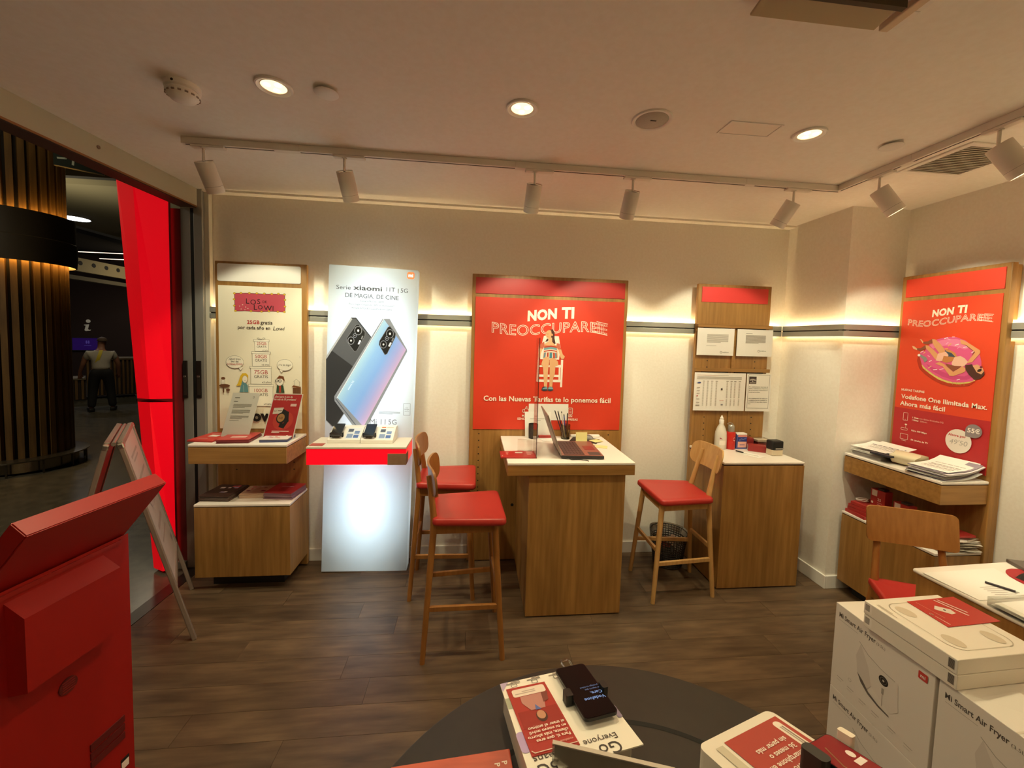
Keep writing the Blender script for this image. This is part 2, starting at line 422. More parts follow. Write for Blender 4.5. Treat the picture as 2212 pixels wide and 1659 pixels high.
# ------------------------------------------------------------------ ceiling fittings
def downlight(x, y, label, lamp_on=True):
    t = thing('ceiling_light', (x, y, ZC), label, 'ceiling light', 'recessed ceiling lights')
    MB().lathe([(.047, -.002), (.062, -.0085), (.067, -.007), (.069, -.0005)], (x, y, ZC), 36, caps=False).build('trim_ring', M_WHITE, t, True)
    MB().lathe([(.049, .004), (.049, -.0035), (.0475, -.004)], (x, y, ZC), 36, caps=False).build('inner_ring', paint('E8D8B8', .4), t, True)
    ln = MB().lathe([(.0472, -.0015), (.028, -.003), (.004, -.0035)], (x, y, ZC), 30).build('lens', paint('FFE9B8', .3, emit=1.1), t, True)
    for k in range(3):
        a = radians(90 + 120 * k); MB().lathe([(.011, -.0042), (.004, -.0048)], (x + .023 * cos(a), y + .023 * sin(a), ZC), 14).build('bulb', paint('FFFBEA', .3, emit=8), ln, True)
    lamp('lamp', 'SPOT', (x, y, ZC - .012), P_DOWN, WARM, (x, y, 0), .035, 150, .8)
    return t
downlight(-.819, 1.764, 'recessed round ceiling light between smoke detector and white blank disc')
downlight(.178, 1.764, 'recessed round ceiling light alone above the middle of the room')
downlight(1.507, 1.766, 'recessed round ceiling light beside the flush rectangular hatch')
for x in (-.82, .18, 1.5):
    for yy in (.45, -1.1):
        lamp('lamp', 'SPOT', (x, yy, ZC - .012), P_BACK, WARM, (x, yy, 0), .035, 150, .8)  # unseen lamps without fittings, added behind the viewer to brighten the ceiling
def disc(x, y, label):
    return solo('blank_cover', MB().lathe([(.012, -.0005), (.012, -.007), (.044, -.008), (.047, -.011), (.044, -.0135), (.002, -.0145)], (x, y, ZC), 36), M_WHITE, (x, y, ZC), label, 'ceiling cover', 'round blank covers', True)
disc(-.619, 1.765, 'plain white round cover on the ceiling right of a lit downlight')
disc(1.957, 1.792, 'plain round ceiling cover near the corner of the light track')
t = thing('smoke_detector', (-1.19, 1.815, ZC), 'white slotted smoke detector on the ceiling', 'smoke detector')
MB().lathe([(.060, 0), (.060, -.019), (.053, -.023)], (-1.19, 1.815, ZC), 36).build('base', M_WHITE, t, True)
MB().lathe([(.050, -.021), (.058, -.031), (.055, -.042), (.041, -.058), (.020, -.065), (.002, -.066)], (-1.19, 1.815, ZC), 36).build('cap', M_WHITE, t, True)
for k in range(16):
    a = 2 * pi * k / 16; Mx = Matrix.Translation((-1.19, 1.815, ZC)) @ Matrix.Rotation(a, 4, 'Z') @ Matrix.Translation((.0545, 0, -.041)) @ Matrix.Rotation(radians(-25), 4, 'Y')
    MB().box(-.002, .0022, -.0055, .0055, -.004, .004, M=Mx).build('slot', paint('8B7B6B', .7), t)
MB().cyl((-1.19, 1.754, ZC - .012), (-1.19, 1.757, ZC - .012), .005, seg=10).build('indicator', M_BLACK, t)
t = thing('ceiling_speaker', (.753, 1.765, ZC), 'round ceiling speaker with grey grille', 'speaker')
MB().lathe([(.070, -.003), (.078, -.007), (.085, -.006), (.088, -.0003)], (.753, 1.765, ZC), 40, caps=False).build('rim', M_WHITE, t, True)
MB().lathe([(.0705, -.001), (.067, -.004), (.002, -.007)], (.753, 1.765, ZC), 40).build('grille', noisy('speaker_mesh', 'AFA79C', 'B8B0A4', 300, .7), t, True)
MB().box(.743, .769, 1.755, 1.760, ZC - .0085, ZC - .0065).build('badge', M_DARK, t)
t = thing('access_hatch', (1.22, 1.767, ZC), 'flush white rectangular hatch in the ceiling', 'hatch')
cs = [(1.087, 1.824), (1.099, 1.718), (1.338, 1.711), (1.341, 1.813)]
cs = [(1.089, 1.820), (1.093, 1.715), (1.338, 1.712), (1.341, 1.816)]
c0 = Vector((1.215, 1.766))
inn = [tuple(c0 + (Vector(p) - c0) * .93) for p in cs]
mb = MB()
for i in range(4):
    a, b, c, d = cs[i], cs[(i + 1) % 4], inn[(i + 1) % 4], inn[i]
    mb.prism([a, b, c, d], ZC - .004, ZC - .0003)
mb.build('frame', M_WHITE, t)
MB().prism([tuple(c0 + (Vector(p) - c0) * .915) for p in cs], ZC - .002, ZC - .0003).build('panel', paint('F2E8DC', .5), t)
# square slatted vent on the right
t = thing('air_vent', (2.46, 1.88, ZC), 'square slatted air vent beyond the right light track', 'air vent')
vx0, vx1, vy0, vy1 = 2.31, 2.62, 1.735, 2.02
mb = MB()
for a in ((vx0 - .03, vx1 + .03, vy0 - .03, vy0), (vx0 - .03, vx1 + .03, vy1, vy1 + .03), (vx0 - .03, vx0, vy0, vy1), (vx1, vx1 + .03, vy0, vy1)): mb.box(*a, ZC - .008, ZC - .0003, .002)
mb.build('frame', M_WHITE, t)
MB().box(vx0, vx1, vy0, vy1, ZC - .0015, ZC - .0003).build('backing', paint('B5A794', .8), t)
for k in range(17):
    yy = vy0 + (k + .5) * (vy1 - vy0) / 17
    MB().box(vx0, vx1, -.0065, .0065, -.0008, .0008, M=Matrix.Translation((0, yy, ZC - .006)) @ Matrix.Rotation(radians(32), 4, 'X')).build('slat', M_WHITE, t)
# cassette air conditioner: front lip and one corner are in view
t = thing('air_conditioner', (.95, .75, ZC), 'ceiling cassette air conditioner with open beige flap at the top edge', 'air conditioner')
MB().box(.73, 1.25, .55, 1.09, ZC - .012, ZC - .0005, .003).build('surround', M_WHITE, t)
MB().box(.80, 1.18, .62, 1.02, ZC - .03, ZC - .013, .004).build('intake_panel', paint('E2D8C8', .5), t)
for k in range(14):
    MB().box(.81 + .026 * k, .824 + .026 * k, .64, 1.0, ZC - .036, ZC - .031).build('grille_bar', paint('CDBFA9', .5), t)
MB().box(.765, 1.16, -.055, .045, -.004, .004, .002, M=Matrix.Translation((0, 1.10, ZC - .022)) @ Matrix.Rotation(radians(-10), 4, 'X')).build('flap', paint('B9A684', .6), t)
MB().box(.77, 1.155, 1.045, 1.06, ZC - .045, ZC - .02).build('outlet_slot', paint('4A3B2B', .8), t)
MB().box(1.18, 1.21, .6, 1.15, ZC - .03, ZC - .006, .003).build('side_rail', paint('D6BE9F', .5), t)
MB().box(1.155, 1.25, 1.09, 1.16, ZC - .012, ZC - .0005, .003).build('corner_cover', M_WHITE, t)

# light tracks and spotlights
M_TRACK = paint('E9E1D6', .45)
TY, TX = 2.285, 2.162
t = thing('light_track', (.3, TY, ZC), 'long white ceiling light track parallel to the back wall', 'light track')
MB().box(-1.503, TX + .016, TY - .016, TY + .016, ZC - .034, ZC - .0005, .002).build('rail', M_TRACK, t)
MB().box(-1.49, TX, TY - .003, TY + .003, ZC - .0352, ZC - .0335).build('groove', paint('3B2D25', .6), t)
for x0, x1 in ((-1.06, -.93), (.2, .26), (1.56, 1.62)): MB().box(x0, x1, TY - .0175, TY + .0175, ZC - .0358, ZC - .001, .001).build('coupler', M_TRACK, t)
t = thing('light_track', (TX, 1.0, ZC), 'white ceiling light track running down the right side', 'light track')
MB().box(TX - .016, TX + .016, -.6, TY - .0165, ZC - .034, ZC - .0005, .002).build('rail', M_TRACK, t)
MB().box(TX - .003, TX + .003, -.55, TY - .02, ZC - .0352, ZC - .0335).build('groove', paint('3B2D25', .6), t)
for y0 in (1.86, 1.2): MB().box(TX - .0175, TX + .0175, y0, y0 + .06, ZC - .0358, ZC - .001, .001).build('coupler', M_TRACK, t)
def spotlight(px, py, along, tilt, label, aim):
    """px, py: place on the track; tilt: lower end offset (dx, dy) of the tube"""
    t = thing('spotlight', (px, py, ZC - .036), label, 'spotlight', 'track spotlights')
    if along == 'x': MB().box(px - .055, px + .105, py - .017, py + .017, ZC - .047, ZC - .035, .003).build('adapter', M_TRACK, t)
    else: MB().box(px - .017, px + .017, py - .075, py + .055, ZC - .047, ZC - .035, .003).build('adapter', M_TRACK, t)
    MB().cyl((px, py, ZC - .046), (px, py, ZC - .115), .0065, seg=12).build('stem', M_TRACK, t, True)
    MB().lathe([(.013, -.004), (.013, 0)], (px, py, ZC - .046), 16).build('collar', M_TRACK, t, True)
    top = Vector((px, py, 2.598)); d = Vector((tilt[0], tilt[1], -1)).normalized(); Rm = d.to_track_quat('Z', 'Y').to_matrix().to_4x4(); Mx = Matrix.Translation(top) @ Rm
    MB().lathe([(.037, .006), (.041, .006), (.0415, .0), (.043, .002), (.043, .118)], seg=32, M=Mx, caps=False).build('body', M_TRACK, t, True)
    MB().lathe([(.0375, .007), (.003, .0075)], seg=24, M=Mx).build('heat_sink', paint('4A3A32', .6), t, True)
    MB().lathe([(.0422, .1175), (.0422, .1195)], seg=32, M=Mx, caps=False).build('seam', paint('6B594B', .6), t, True)
    MB().lathe([(.043, .119), (.043, .150), (.0415, .152), (.037, .152), (.034, .142)], seg=32, M=Mx, caps=False).build('bezel', M_TRACK, t, True)
    MB().lathe([(.0342, .1425), (.002, .144)], seg=24, M=Mx).build('lens', paint('FFE7BE', .3, emit=6), t, True)
    lamp('lamp', 'SPOT', tuple(Mx @ Vector((0, 0, .156))), P_SPOT, SPOT, aim, .02, 84, .3)
TIL = .42
spotlight(-1.405, TY, 'x', (.11, .58), 'leftmost track spotlight, above the pale gift box poster', (-1.45, 3.05, 1.30))
spotlight(-.709, TY, 'x', (.12, .58), 'track spotlight above the glowing white totem', (-.75, 3.05, 1.45))
spotlight(.313, TY, 'x', (-.06, .58), 'track spotlight above the left half of the wide red poster', (.35, 3.05, 1.30))
spotlight(.880, TY, 'x', (-.02, .58), 'track spotlight above the right half of the wide red poster', (.95, 3.05, 1.25))
spotlight(1.876, TY, 'x', (-.33, .58), 'track spotlight leaning left above the notice board', (1.95, 3.05, 1.35))
spotlight(TX, 2.03, 'y', (.55, -.32), 'nearer corner spotlight on the right track', (2.92, 2.22, 1.45))
spotlight(TX, 1.527, 'y', (.5, -.36), 'spotlight at the right picture edge, largest of all', (2.95, 1.6, 1.3))
lamp('lamp', 'SPOT', (TX + .1, .9, 2.5), P_SPOT, SPOT, (2.95, 1.0, 1.2), .02, 84, .45)

# ------------------------------------------------------------------ light rails on the walls
M_RAIL = paint('A5A49A', .4, .35); M_LED = paint('FFDC9C', .5, emit=P_STRIP); M_LEDUP = paint('FFDCA0', .5, emit=P_UP)
def rail_x(x0, x1, y, label, ends=()):
    t = thing('light_rail', ((x0 + x1) / 2, y, 1.82), label, 'light rail', 'grey wall rails with light strips')
    b = MB(); b.box(x0, x1, y - .044, y - .026, 1.818, 1.856, .002); b.box(x0, x1, y - .044, y - .026, 1.864, 1.902, .002); b.build('rail_body', M_RAIL, t)
    MB().box(x0, x1, y - .038, y - .027, 1.855, 1.865).build('groove', M_BLACK, t)
    MB().box(x0, x1, y - .026, y - .001, 1.835, 1.885).build('bracket', paint('6F6C66', .5, .5), t)
    MB().box(x0, x1, y - .0245, y - .012, 1.8855, 1.889).build('upper_light_strip', M_LEDUP, t)
    MB().box(x0, x1, y - .0245, y - .012, 1.831, 1.8345).build('lower_light_strip', M_LED, t)
def rail_y(y0, y1, x, label):
    t = thing('light_rail', (x, (y0 + y1) / 2, 1.82), label, 'light rail', 'grey wall rails with light strips')
    b = MB(); b.box(x - .044, x - .026, y0, y1, 1.818, 1.856, .002); b.box(x - .044, x - .026, y0, y1, 1.864, 1.902, .002); b.build('rail_body', M_RAIL, t)
    MB().box(x - .038, x - .027, y0, y1, 1.855, 1.865).build('groove', M_BLACK, t)
    MB().box(x - .026, x - .001, y0, y1, 1.835, 1.885).build('bracket', paint('6F6C66', .5, .5), t)
    MB().box(x - .0245, x - .012, y0, y1, 1.8855, 1.889).build('upper_light_strip', M_LEDUP, t)
    MB().box(x - .0245, x - .012, y0, y1, 1.831, 1.8345).build('lower_light_strip', M_LED, t)
rail_x(-1.88, 2.512, YW, 'long grey metal rail with glowing strips on the back wall')
rail_y(2.5305, YW - .047, 2.5575, 'short grey rail on the side of the corner column')
rail_x(2.516, XR - .047, 2.573, 'short grey rail on the front of the corner column')
rail_y(YB + .1, 2.527, XR, 'grey rail with glowing strips on the right wall')
rr_ = thing('light_rail', (.4, YB, 1.82), 'unseen grey wall rail added behind the viewer to uplight the ceiling', 'light rail', 'grey wall rails with light strips')  # out of view, added so that its strips light the ceiling
MB().box(-1.9, XR - .05, YB + .026, YB + .044, 1.818, 1.902, .002).build('rail_body', M_RAIL, rr_)
MB().box(-1.9, XR - .05, YB + .001, YB + .026, 1.835, 1.885).build('bracket', paint('6F6C66', .5, .5), rr_)
MB().box(-1.9, XR - .05, YB + .012, YB + .0245, 1.8855, 1.889).build('upper_light_strip', M_LEDUP, rr_)
MB().box(-1.9, XR - .05, YB + .012, YB + .0245, 1.831, 1.8345).build('lower_light_strip', M_LED, rr_)

# ================================================================== DISPLAY FURNITURE
YP = 3.056
BP = back_plane(YP - .0045)
def holes(mb, pts, y):
    for x, z in pts: mb.cyl((x, y - .0006, z), (x, y + .004, z), .005, seg=10)
# ---- left unit: board with white sign, drawer shelf and low cabinet
u1 = thing('display_unit', (-1.51, YP, 0), 'oak display unit by the entrance with blank white sign, drawer shelf and low cabinet', 'display unit', 'oak display units')
MB().box(-1.819, -1.204, YP, 3.087, .012, 2.221, .004).build('back_board', M_OAK, u1)
MB().prism(rrect(-1.801, -1.244, 2.082, 2.204, .012), 0, .005, Matrix.Translation((0, YP, 0)) @ Matrix.Rotation(radians(90), 4, 'X')).build('blank_sign', M_WHITE, u1)
b = MB(); holes(b, [(x, z) for x in (-1.69, -1.296) for z in (.838, .787, .735)], YP); b.build('peg_holes', M_BLACK, u1)
sh = MB().box(-1.811, -1.208, 2.745, YP - .0005, .872, .980, .002).build('drawer_box', M_OAKH, u1)
MB().box(-1.213, -1.2085, 2.7445, 2.752, .873, .979).build('edge_band', paint('B98A62', .5), sh)
MB().box(-1.808, -1.211, 2.75, YP - .0005, .980, .985).build('shadow_gap', M_DARK, sh)
MB().box(-1.811, -1.208, 2.743, YP - .0005, .985, 1.001, .003).build('white_top', M_LAM, sh)
lc = MB().box(-1.801, -1.203, 2.772, YP - .0005, .098, .572, .002).build('cabinet_body', M_OAK, u1)
MB().box(-1.798, -1.206, 2.777, YP - .0005, .572, .577).build('shadow_gap', M_DARK, lc)
MB().box(-1.801, -1.203, 2.770, YP - .0005, .577, .593, .003).build('white_top', M_LAM, lc)
MB().box(-1.74, -1.28, 2.86, 3.05, 0, .098).build('plinth', M_DARK, lc)

po = thing('poster', (-1.518, YP - .004, 1.036), 'cream poster with drawn gift box tower and red title banner', 'poster')
MB().box(-1.797, -1.239, YP - .0045, YP - .001, 1.036, 2.052).build('sheet', paint('EFE6D0', .6), po)
pr = Print(BP)
rb = [(-1.689, 1.999), (-1.60, 2.003), (-1.50, 2.001), (-1.42, 2.004), (-1.352, 2.002), (-1.354, 1.95), (-1.350, 1.91), (-1.353, 1.878), (-1.44, 1.881), (-1.53, 1.874), (-1.62, 1.878), (-1.687, 1.874)]
pr.poly(rb, 'C2495A'); pr.line(rb, .003, '4A2A18', True)
pr.up()
for x, z in [(-1.689, 1.999), (-1.645, 2.002), (-1.59, 2.004), (-1.54, 2.004), (-1.49, 2.004), (-1.44, 2.003), (-1.395, 2.006), (-1.355, 2.003), (-1.352, 1.965), (-1.352, 1.918), (-1.356, 1.880), (-1.40, 1.880), (-1.46, 1.881), (-1.51, 1.877), (-1.58, 1.877), (-1.683, 1.876), (-1.69, 1.912), (-1.691, 1.957)]:
    e = ell(x, z, .0085, .0065, 12); pr.poly(e, 'E0B431', False); pr.line(e, .0014, '5A3A12', True, False)
pr.text('L', -1.602, 1.930, .052, '1A1010'); pr.text('O', -1.565, 1.925, .05, '1A1010'); pr.text('S', -1.528, 1.930, .05, '1A1010'); pr.text('DE', -1.488, 1.938, .024, '1A1010')
pr.text('L', -1.55, 1.888, .052, '1A1010'); pr.text('O', -1.518, 1.893, .042, '1A1010'); pr.text('W', -1.467, 1.885, .052, '1A1010'); pr.text('I', -1.432, 1.885, .05, '1A1010')
pr.up()
for x, z in ((-1.655, 1.91), (-1.635, 1.92), (-1.615, 1.905), (-1.645, 1.89), (-1.62, 1.885), (-1.60, 1.895)): pr.poly(ell(x, z, .004, .003, 8), 'E8CFC0', False)
pr.cut('title_banner', po)
pr.text('25GB', -1.565, 1.788, .036, 'B93A3C', bold=.02); pr.text('gratis', -1.477, 1.788, .036, '3A2F28', bold=.012)
pr.cut('headline', po)
pr.text('por cada año en', -1.560, 1.750, .033, '3A2F28', width=None, bold=.012); pr.text('Lowi', -1.396, 1.747, .040, '2A2420', slant=.25)
pr.cut('headline', po)
bw = [(1.594, 1.678, -1.557, -1.464, -1.564, -1.459), (1.488, 1.591, -1.573, -1.456, -1.577, -1.450), (1.359, 1.486, -1.584, -1.446, -1.590, -1.444), (1.20, 1.357, -1.596, -1.435, -1.600, -1.430)]
txt = [('25GB', 'GRATIS', 'x1 año'), ('50GB', 'GRATIS', 'x2 años'), ('75GB', 'GRATIS', 'x3 años'), ('100GB', 'GRATIS', 'x4 años')]
for (z0, z1, xa, xb, la, lb), tx in zip(bw, txt):
    hh = z1 - z0; pr.rect(xa, xb, z0, z1, 'F4EDDC'); pr.line([(xa, z0), (xa, z1), (xb, z1), (xb, z0)], .0016, '6B6258', True)
    pr.rect(la, lb, z1 - .014, z1, 'F4EDDC'); pr.line([(la, z1 - .014), (la, z1), (lb, z1), (lb, z1 - .014)], .0016, '6B6258', True)
    c = (xa + xb) / 2; k = hh / .1
    pr.text(tx[0], c, z1 - .044 * min(k, 1.25), .034 * min(k, 1.2) * (.85 if len(tx[0]) > 4 else 1), 'B4403F'); pr.text(tx[1], c, z1 - .068 * min(k, 1.22), .024 * min(k, 1.2), '4A403A'); pr.text(tx[2], xb - .004, z0 + .006 * k, .016 * min(k, 1.2), '4A403A', 'r')
pr.line([(-1.512, 1.679), (-1.53, 1.693), (-1.54, 1.688), (-1.53, 1.68), (-1.512, 1.679), (-1.495, 1.693), (-1.485, 1.688), (-1.495, 1.68), (-1.512, 1.679)], .0015, '6B6258')
pr.cut('drawn_gift_boxes', po)
for cx, cz, rx, rz, tl in ((-1.689, 1.514, .059, .045, (-1.653, 1.452)), (-1.352, 1.500, .053, .041, (-1.377, 1.443))):
    e = ell(cx, cz, rx, rz, 28); pr.poly([(tl[0] - .012, cz - rz * .8), tl, (tl[0] + .018, cz - rz * .8)], 'F4EDDC'); pr.line([(tl[0] - .012, cz - rz * .88), tl, (tl[0] + .018, cz - rz * .88)], .0016, '6B6258'); pr.poly(e, 'F4EDDC'); pr.line(e, .0016, '6B6258', True)
pr.text('¡Qué bien', -1.689, 1.530, .020, '4A403A'); pr.text('ser de', -1.689, 1.512, .020, '4A403A'); pr.text('LOSdeLOWI!', -1.689, 1.493, .018, 'B4403F', bold=.01); pr.text('¡Ya te digo!', -1.352, 1.495, .019, '4A403A')
pr.cut('speech_bubbles', po)
# small drawn people, table, desk
def face(cx, cz, rx, rz): pr.poly(ell(cx, cz, rx, rz, 18), 'F3EADA'); pr.line(ell(cx, cz, rx, rz, 18), .0012, '6B6258', True); pr.line([(cx - .006, cz - .006), (cx, cz - .010), (cx + .006, cz - .006)], .0012, '6B6258')
pr.poly([(-1.653, 1.415), (-1.640, 1.435), (-1.615, 1.437), (-1.600, 1.42), (-1.602, 1.385), (-1.635, 1.375), (-1.655, 1.345), (-1.682, 1.345), (-1.668, 1.365)], 'DDB42C')
pr.poly([(-1.640, 1.385), (-1.660, 1.300), (-1.600, 1.300), (-1.605, 1.35), (-1.62, 1.37)], '5E8C93'); face(-1.622, 1.393, .018, .026); pr.line([(-1.632, 1.35), (-1.63, 1.30)], .0015, 'F0E6D6')
pr.cut('drawn_person', po)
pr.poly([(-1.405, 1.355), (-1.412, 1.300), (-1.355, 1.300), (-1.362, 1.35), (-1.385, 1.362)], '2E4A34'); pr.rect(-1.392, -1.378, 1.300, 1.352, 'B0402E'); face(-1.388, 1.382, .026, .032)
pr.poly([(-1.408, 1.400), (-1.39, 1.424), (-1.36, 1.418), (-1.352, 1.385), (-1.362, 1.39), (-1.372, 1.402)], '7A4524')
for dx in (-.013, .009): pr.line(rrect(-1.394 + dx - .009, -1.394 + dx + .009, 1.378, 1.392, .004, 2), .003, '33302C', True)
pr.cut('drawn_person', po)
face(-1.767, 1.372, .012, .022); pr.poly(ell(-1.766, 1.397, .014, .010, 12), '6E4426'); pr.poly(ell(-1.757, 1.345, .036, .012, 18), '6B4329'); pr.rect(-1.770, -1.760, 1.295, 1.34, '6B4329'); pr.poly(ell(-1.735, 1.315, .014, .009, 12), '6B4329'); pr.rect(-1.737, -1.733, 1.29, 1.31, '6B4329')
pr.line([(-1.292, 1.382), (-1.272, 1.40), (-1.248, 1.378)], .0015, '6B6258'); pr.line([(-1.287, 1.383), (-1.287, 1.352), (-1.252, 1.35), (-1.252, 1.38)], .0014, '6B6258'); pr.poly([(-1.306, 1.342), (-1.292, 1.355), (-1.242, 1.345), (-1.242, 1.335)], '7A4A28'); pr.rect(-1.297, -1.242, 1.295, 1.338, '6B4329')
pr.up()
for k in range(5): pr.line([(-1.288 + .011 * k, 1.296), (-1.288 + .011 * k, 1.336)], .0015, '54331E', False, False)
pr.cut('drawn_furniture', po)
pr.text('Lowi', -1.518, 1.095, .105, '17100C', bold=.05)
pr.text('www', -1.2455, 1.56, .006, '6B6258', rot=pi / 2)
pr.build('brand_lettering', po)

# acrylic sign sheets and leaflets on the upper shelf
def tilt_sheet(name, pts, thick, m, label, cat, prints=None, group=None):
    """leaning sheet: pts = bottom left, bottom right, top right, top left in world"""
    a, b, c, d = [Vector(p) for p in pts]; o = (a + b) / 2; ex = (b - a).normalized(); n = ex.cross((d - a)).normalized()
    t = thing(name, o, label, cat, group)
    mb = MB(); v = [mb.bm.verts.new(p) for p in (a, b, c, d)]; v2 = [mb.bm.verts.new(p - n * thick) for p in (a, b, c, d)]
    mb._fin([mb.bm.faces.new(v), mb.bm.faces.new(v2[::-1])] + [mb.bm.faces.new([v[i], v2[i], v2[(i + 1) % 4], v[(i + 1) % 4]]) for i in range(4)])
    mb.build('sheet', m, t)
    fn = lambda u, w, h: a + (b - a) * u + (d - a) * w + ((c - b) - (d - a)) * u * w + n * h
    if prints: prints(Print(fn, .0006), t)
    return t, fn, n
M_ACR = glass('clear_acrylic', (.97, .97, .95), 0, .15)
def prA(p, t):
    p.text('O', .80, .88, .07, '3A3633', width=.06); p.rect(.12, .3, .88, .9, '8B8680'); p.rect(.12, .26, .80, .815, '8B8680')
    for z0, z1, n in ((.66, .75, 4), (.53, .62, 4), (.42, .49, 3)): p.bars(.14, .80, z0, z1, n, '9C978F')
    p.rect(.14, .48, .39, .397, '9C978F'); p.build('printed_text', t)
tA, fA, nA = tilt_sheet('letter_sheet', ((-1.707, 2.90, 1.003), (-1.528, 2.90, 1.003), (-1.490, 2.985, 1.302), (-1.668, 2.985, 1.304)), .001, M_PAPER, 'white printed letter in clear stand on the upper shelf by the entrance', 'letter', prA)
def prB(p, t):
    p.rect(0.03, .97, .01, .985, 'C23437'); p.text('¿Será para ti uno de', .06, .91, .062, 'F2E6DC', 'l', width=.60, bold=.02); p.text('los más de 30 premiazos?', .06, .85, .062, 'F2E6DC', 'l', width=.74, bold=.02)
    p.poly(ell(.53, .40, .33, .21, 28), 'D0483F'); p.poly([(.13, .54), (.45, .555), (.455, .69), (.135, .675)], 'E9DDD3'); p.text('5€', .2, .59, .05, '8A5A50', width=.09); p.rect(.28, .42, .61, .625, '8A5A50')
    p.line([(.47, .60), (.62, .55), (.66, .40), (.58, .28), (.48, .30)], .10, '2A2424'); p.poly(ell(.46, .46, .17, .125, 26), '2A2424'); p.poly(ell(.44, .46, .12, .09, 26), 'B98858'); p.text('10', .44, .43, .075, '2A1A14', width=.11)
    p.rect(.66, .86, .74, .752, 'E5C9C0'); p.rect(.66, .86, .76, .772, 'E5C9C0'); p.rect(.66, .86, .72, .732, 'E5C9C0'); p.rect(.25, .8, .16, .172, 'E5C9C0'); p.rect(.25, .5, .13, .142, 'E5C9C0'); p.line(ell(.78, .045, .045, .03, 16), .01, 'F2E6DC', True); p.build('printed_face', t)
tB, fB, nB = tilt_sheet('promotion_sheet', ((-1.432, 2.885, 1.003), (-1.229, 2.885, 1.003), (-1.197, 2.972, 1.302), (-1.392, 2.972, 1.304)), .0015, M_PAPER, 'red sheet with a smart watch in clear stand on the upper shelf', 'promotion sheet', prB)
def acr_stand(t, fn, n):
    mb = MB()
    P = [fn(u, w, .002) for u, w in ((-.01, -.01), (1.01, -.01), (1.01, 1.02), (-.01, 1.02))]; mb.poly(P)
    mb.build('clear_front', M_ACR, t)
    a, b = fn(0, 0, 0), fn(1, 0, 0); mb = MB(); q = [Vector((p.x, p.y, 1.0025)) for p in (a, b, b + Vector((.01, .07, 0)), a + Vector((.01, .07, 0)))]; mb.poly(q); mb.build('clear_foot', M_ACR, t)
acr_stand(tA, fA, nA); acr_stand(tB, fB, nB)

def leaflet_stack(name, x, y, z, w, d, rot, n, thick, top, side, label, cat='leaflets', group=None, prints=None, jitter=.004, curl=0.0):
    t = thing(name, (x, y, z), label, cat, group, rot, True)
    for k in range(n):
        jx, jy, jr = random.uniform(-jitter, jitter), random.uniform(-jitter, jitter), random.uniform(-.02, .02) * (jitter / .004)
        Mx = Matrix.Translation((jx, jy, k * thick)) @ Matrix.Rotation(jr, 4, 'Z')
        last = k == n - 1
        mb = MB()
        if last and curl:
            mb.grid(lambda a, b: Mx @ Vector(((a - .5) * w, (b - .5) * d, thick * .8 + curl * max(0, abs(a - .5) * 2 - .4) ** 2)), 10, 3)
        else: mb.box(-w / 2, w / 2, -d / 2, d / 2, .0001, thick * .94, M=Mx)
        mb.build('top_leaflet' if last else 'leaflet', [top if last else side], t)
    if prints:
        Mx = Matrix.Translation((0, 0, (n) * thick)); p = Print(lambda a, b, h: Mx @ Vector((a * w, b * d, h + .0004))); prints(p); p.build('printed_top', t)
    return t
def red_print(p):
    p.rect(-.18, .2, -.05, .16, 'E3D5CC'); p.rect(-.35, .35, .3, .33, 'E8BFB4'); p.rect(-.35, .1, -.3, -.28, 'E8BFB4')
leaflet_stack('leaflet_stack', -1.76, 2.91, 1.0015, .165, .23, -.11, 3, .004, paint('C23A32', .4), paint('A83430', .5), 'red leaflets at the left end of the upper shelf', prints=red_print, group='piles on the oak shelves')
leaflet_stack('leaflet_stack', -1.565, 2.865, 1.0015, .19, .20, .10, 6, .0042, paint('B8403C', .4), paint('7B2E33', .5), 'dog-eared red brochures in the middle of the upper shelf', prints=lambda p: p.rect(-.2, .3, -.25, -.05, 'D9A79C'), group='piles on the oak shelves')
def mag_print(p):
    for k in range(8): a, b = random.uniform(-.4, .3), random.uniform(-.35, .3); p.rect(a, a + random.uniform(.05, .2), b, b + random.uniform(.05, .18), random.choice(['C8585A', 'E8D8D0', '8A4A58', 'D08A88', 'B8A8C0']))
leaflet_stack('magazine_stack', -1.325, 2.875, 1.0015, .17, .16, .08, 5, .0045, paint('E3D9D4', .35), paint('5A5F86', .5), 'colourful magazines at the right end of the upper shelf', prints=mag_print, group='piles on the oak shelves')
leaflet_stack('magazine_stack', -1.70, 2.93, .5935, .19, .22, -.08, 8, .0045, paint('4A3530', .35), paint('5A4A42', .5), 'dark magazines at the left of the low cabinet top', prints=mag_print, group='piles on the oak shelves')
leaflet_stack('magazine_stack', -1.49, 2.95, .5935, .175, .16, .04, 7, .0045, paint('C9A68A', .4), paint('C9AE96', .5), 'tan magazines in the middle of the low cabinet top', prints=mag_print, group='piles on the oak shelves')
leaflet_stack('brochure_stack', -1.305, 2.94, .5935, .19, .19, -.1, 9, .005, paint('9C2A30', .35), paint('8A6A78', .5), 'thick red brochures at the right of the low cabinet top', prints=lambda p: p.rect(-.2, .25, .1, .16, 'C9909A'), group='piles on the oak shelves')

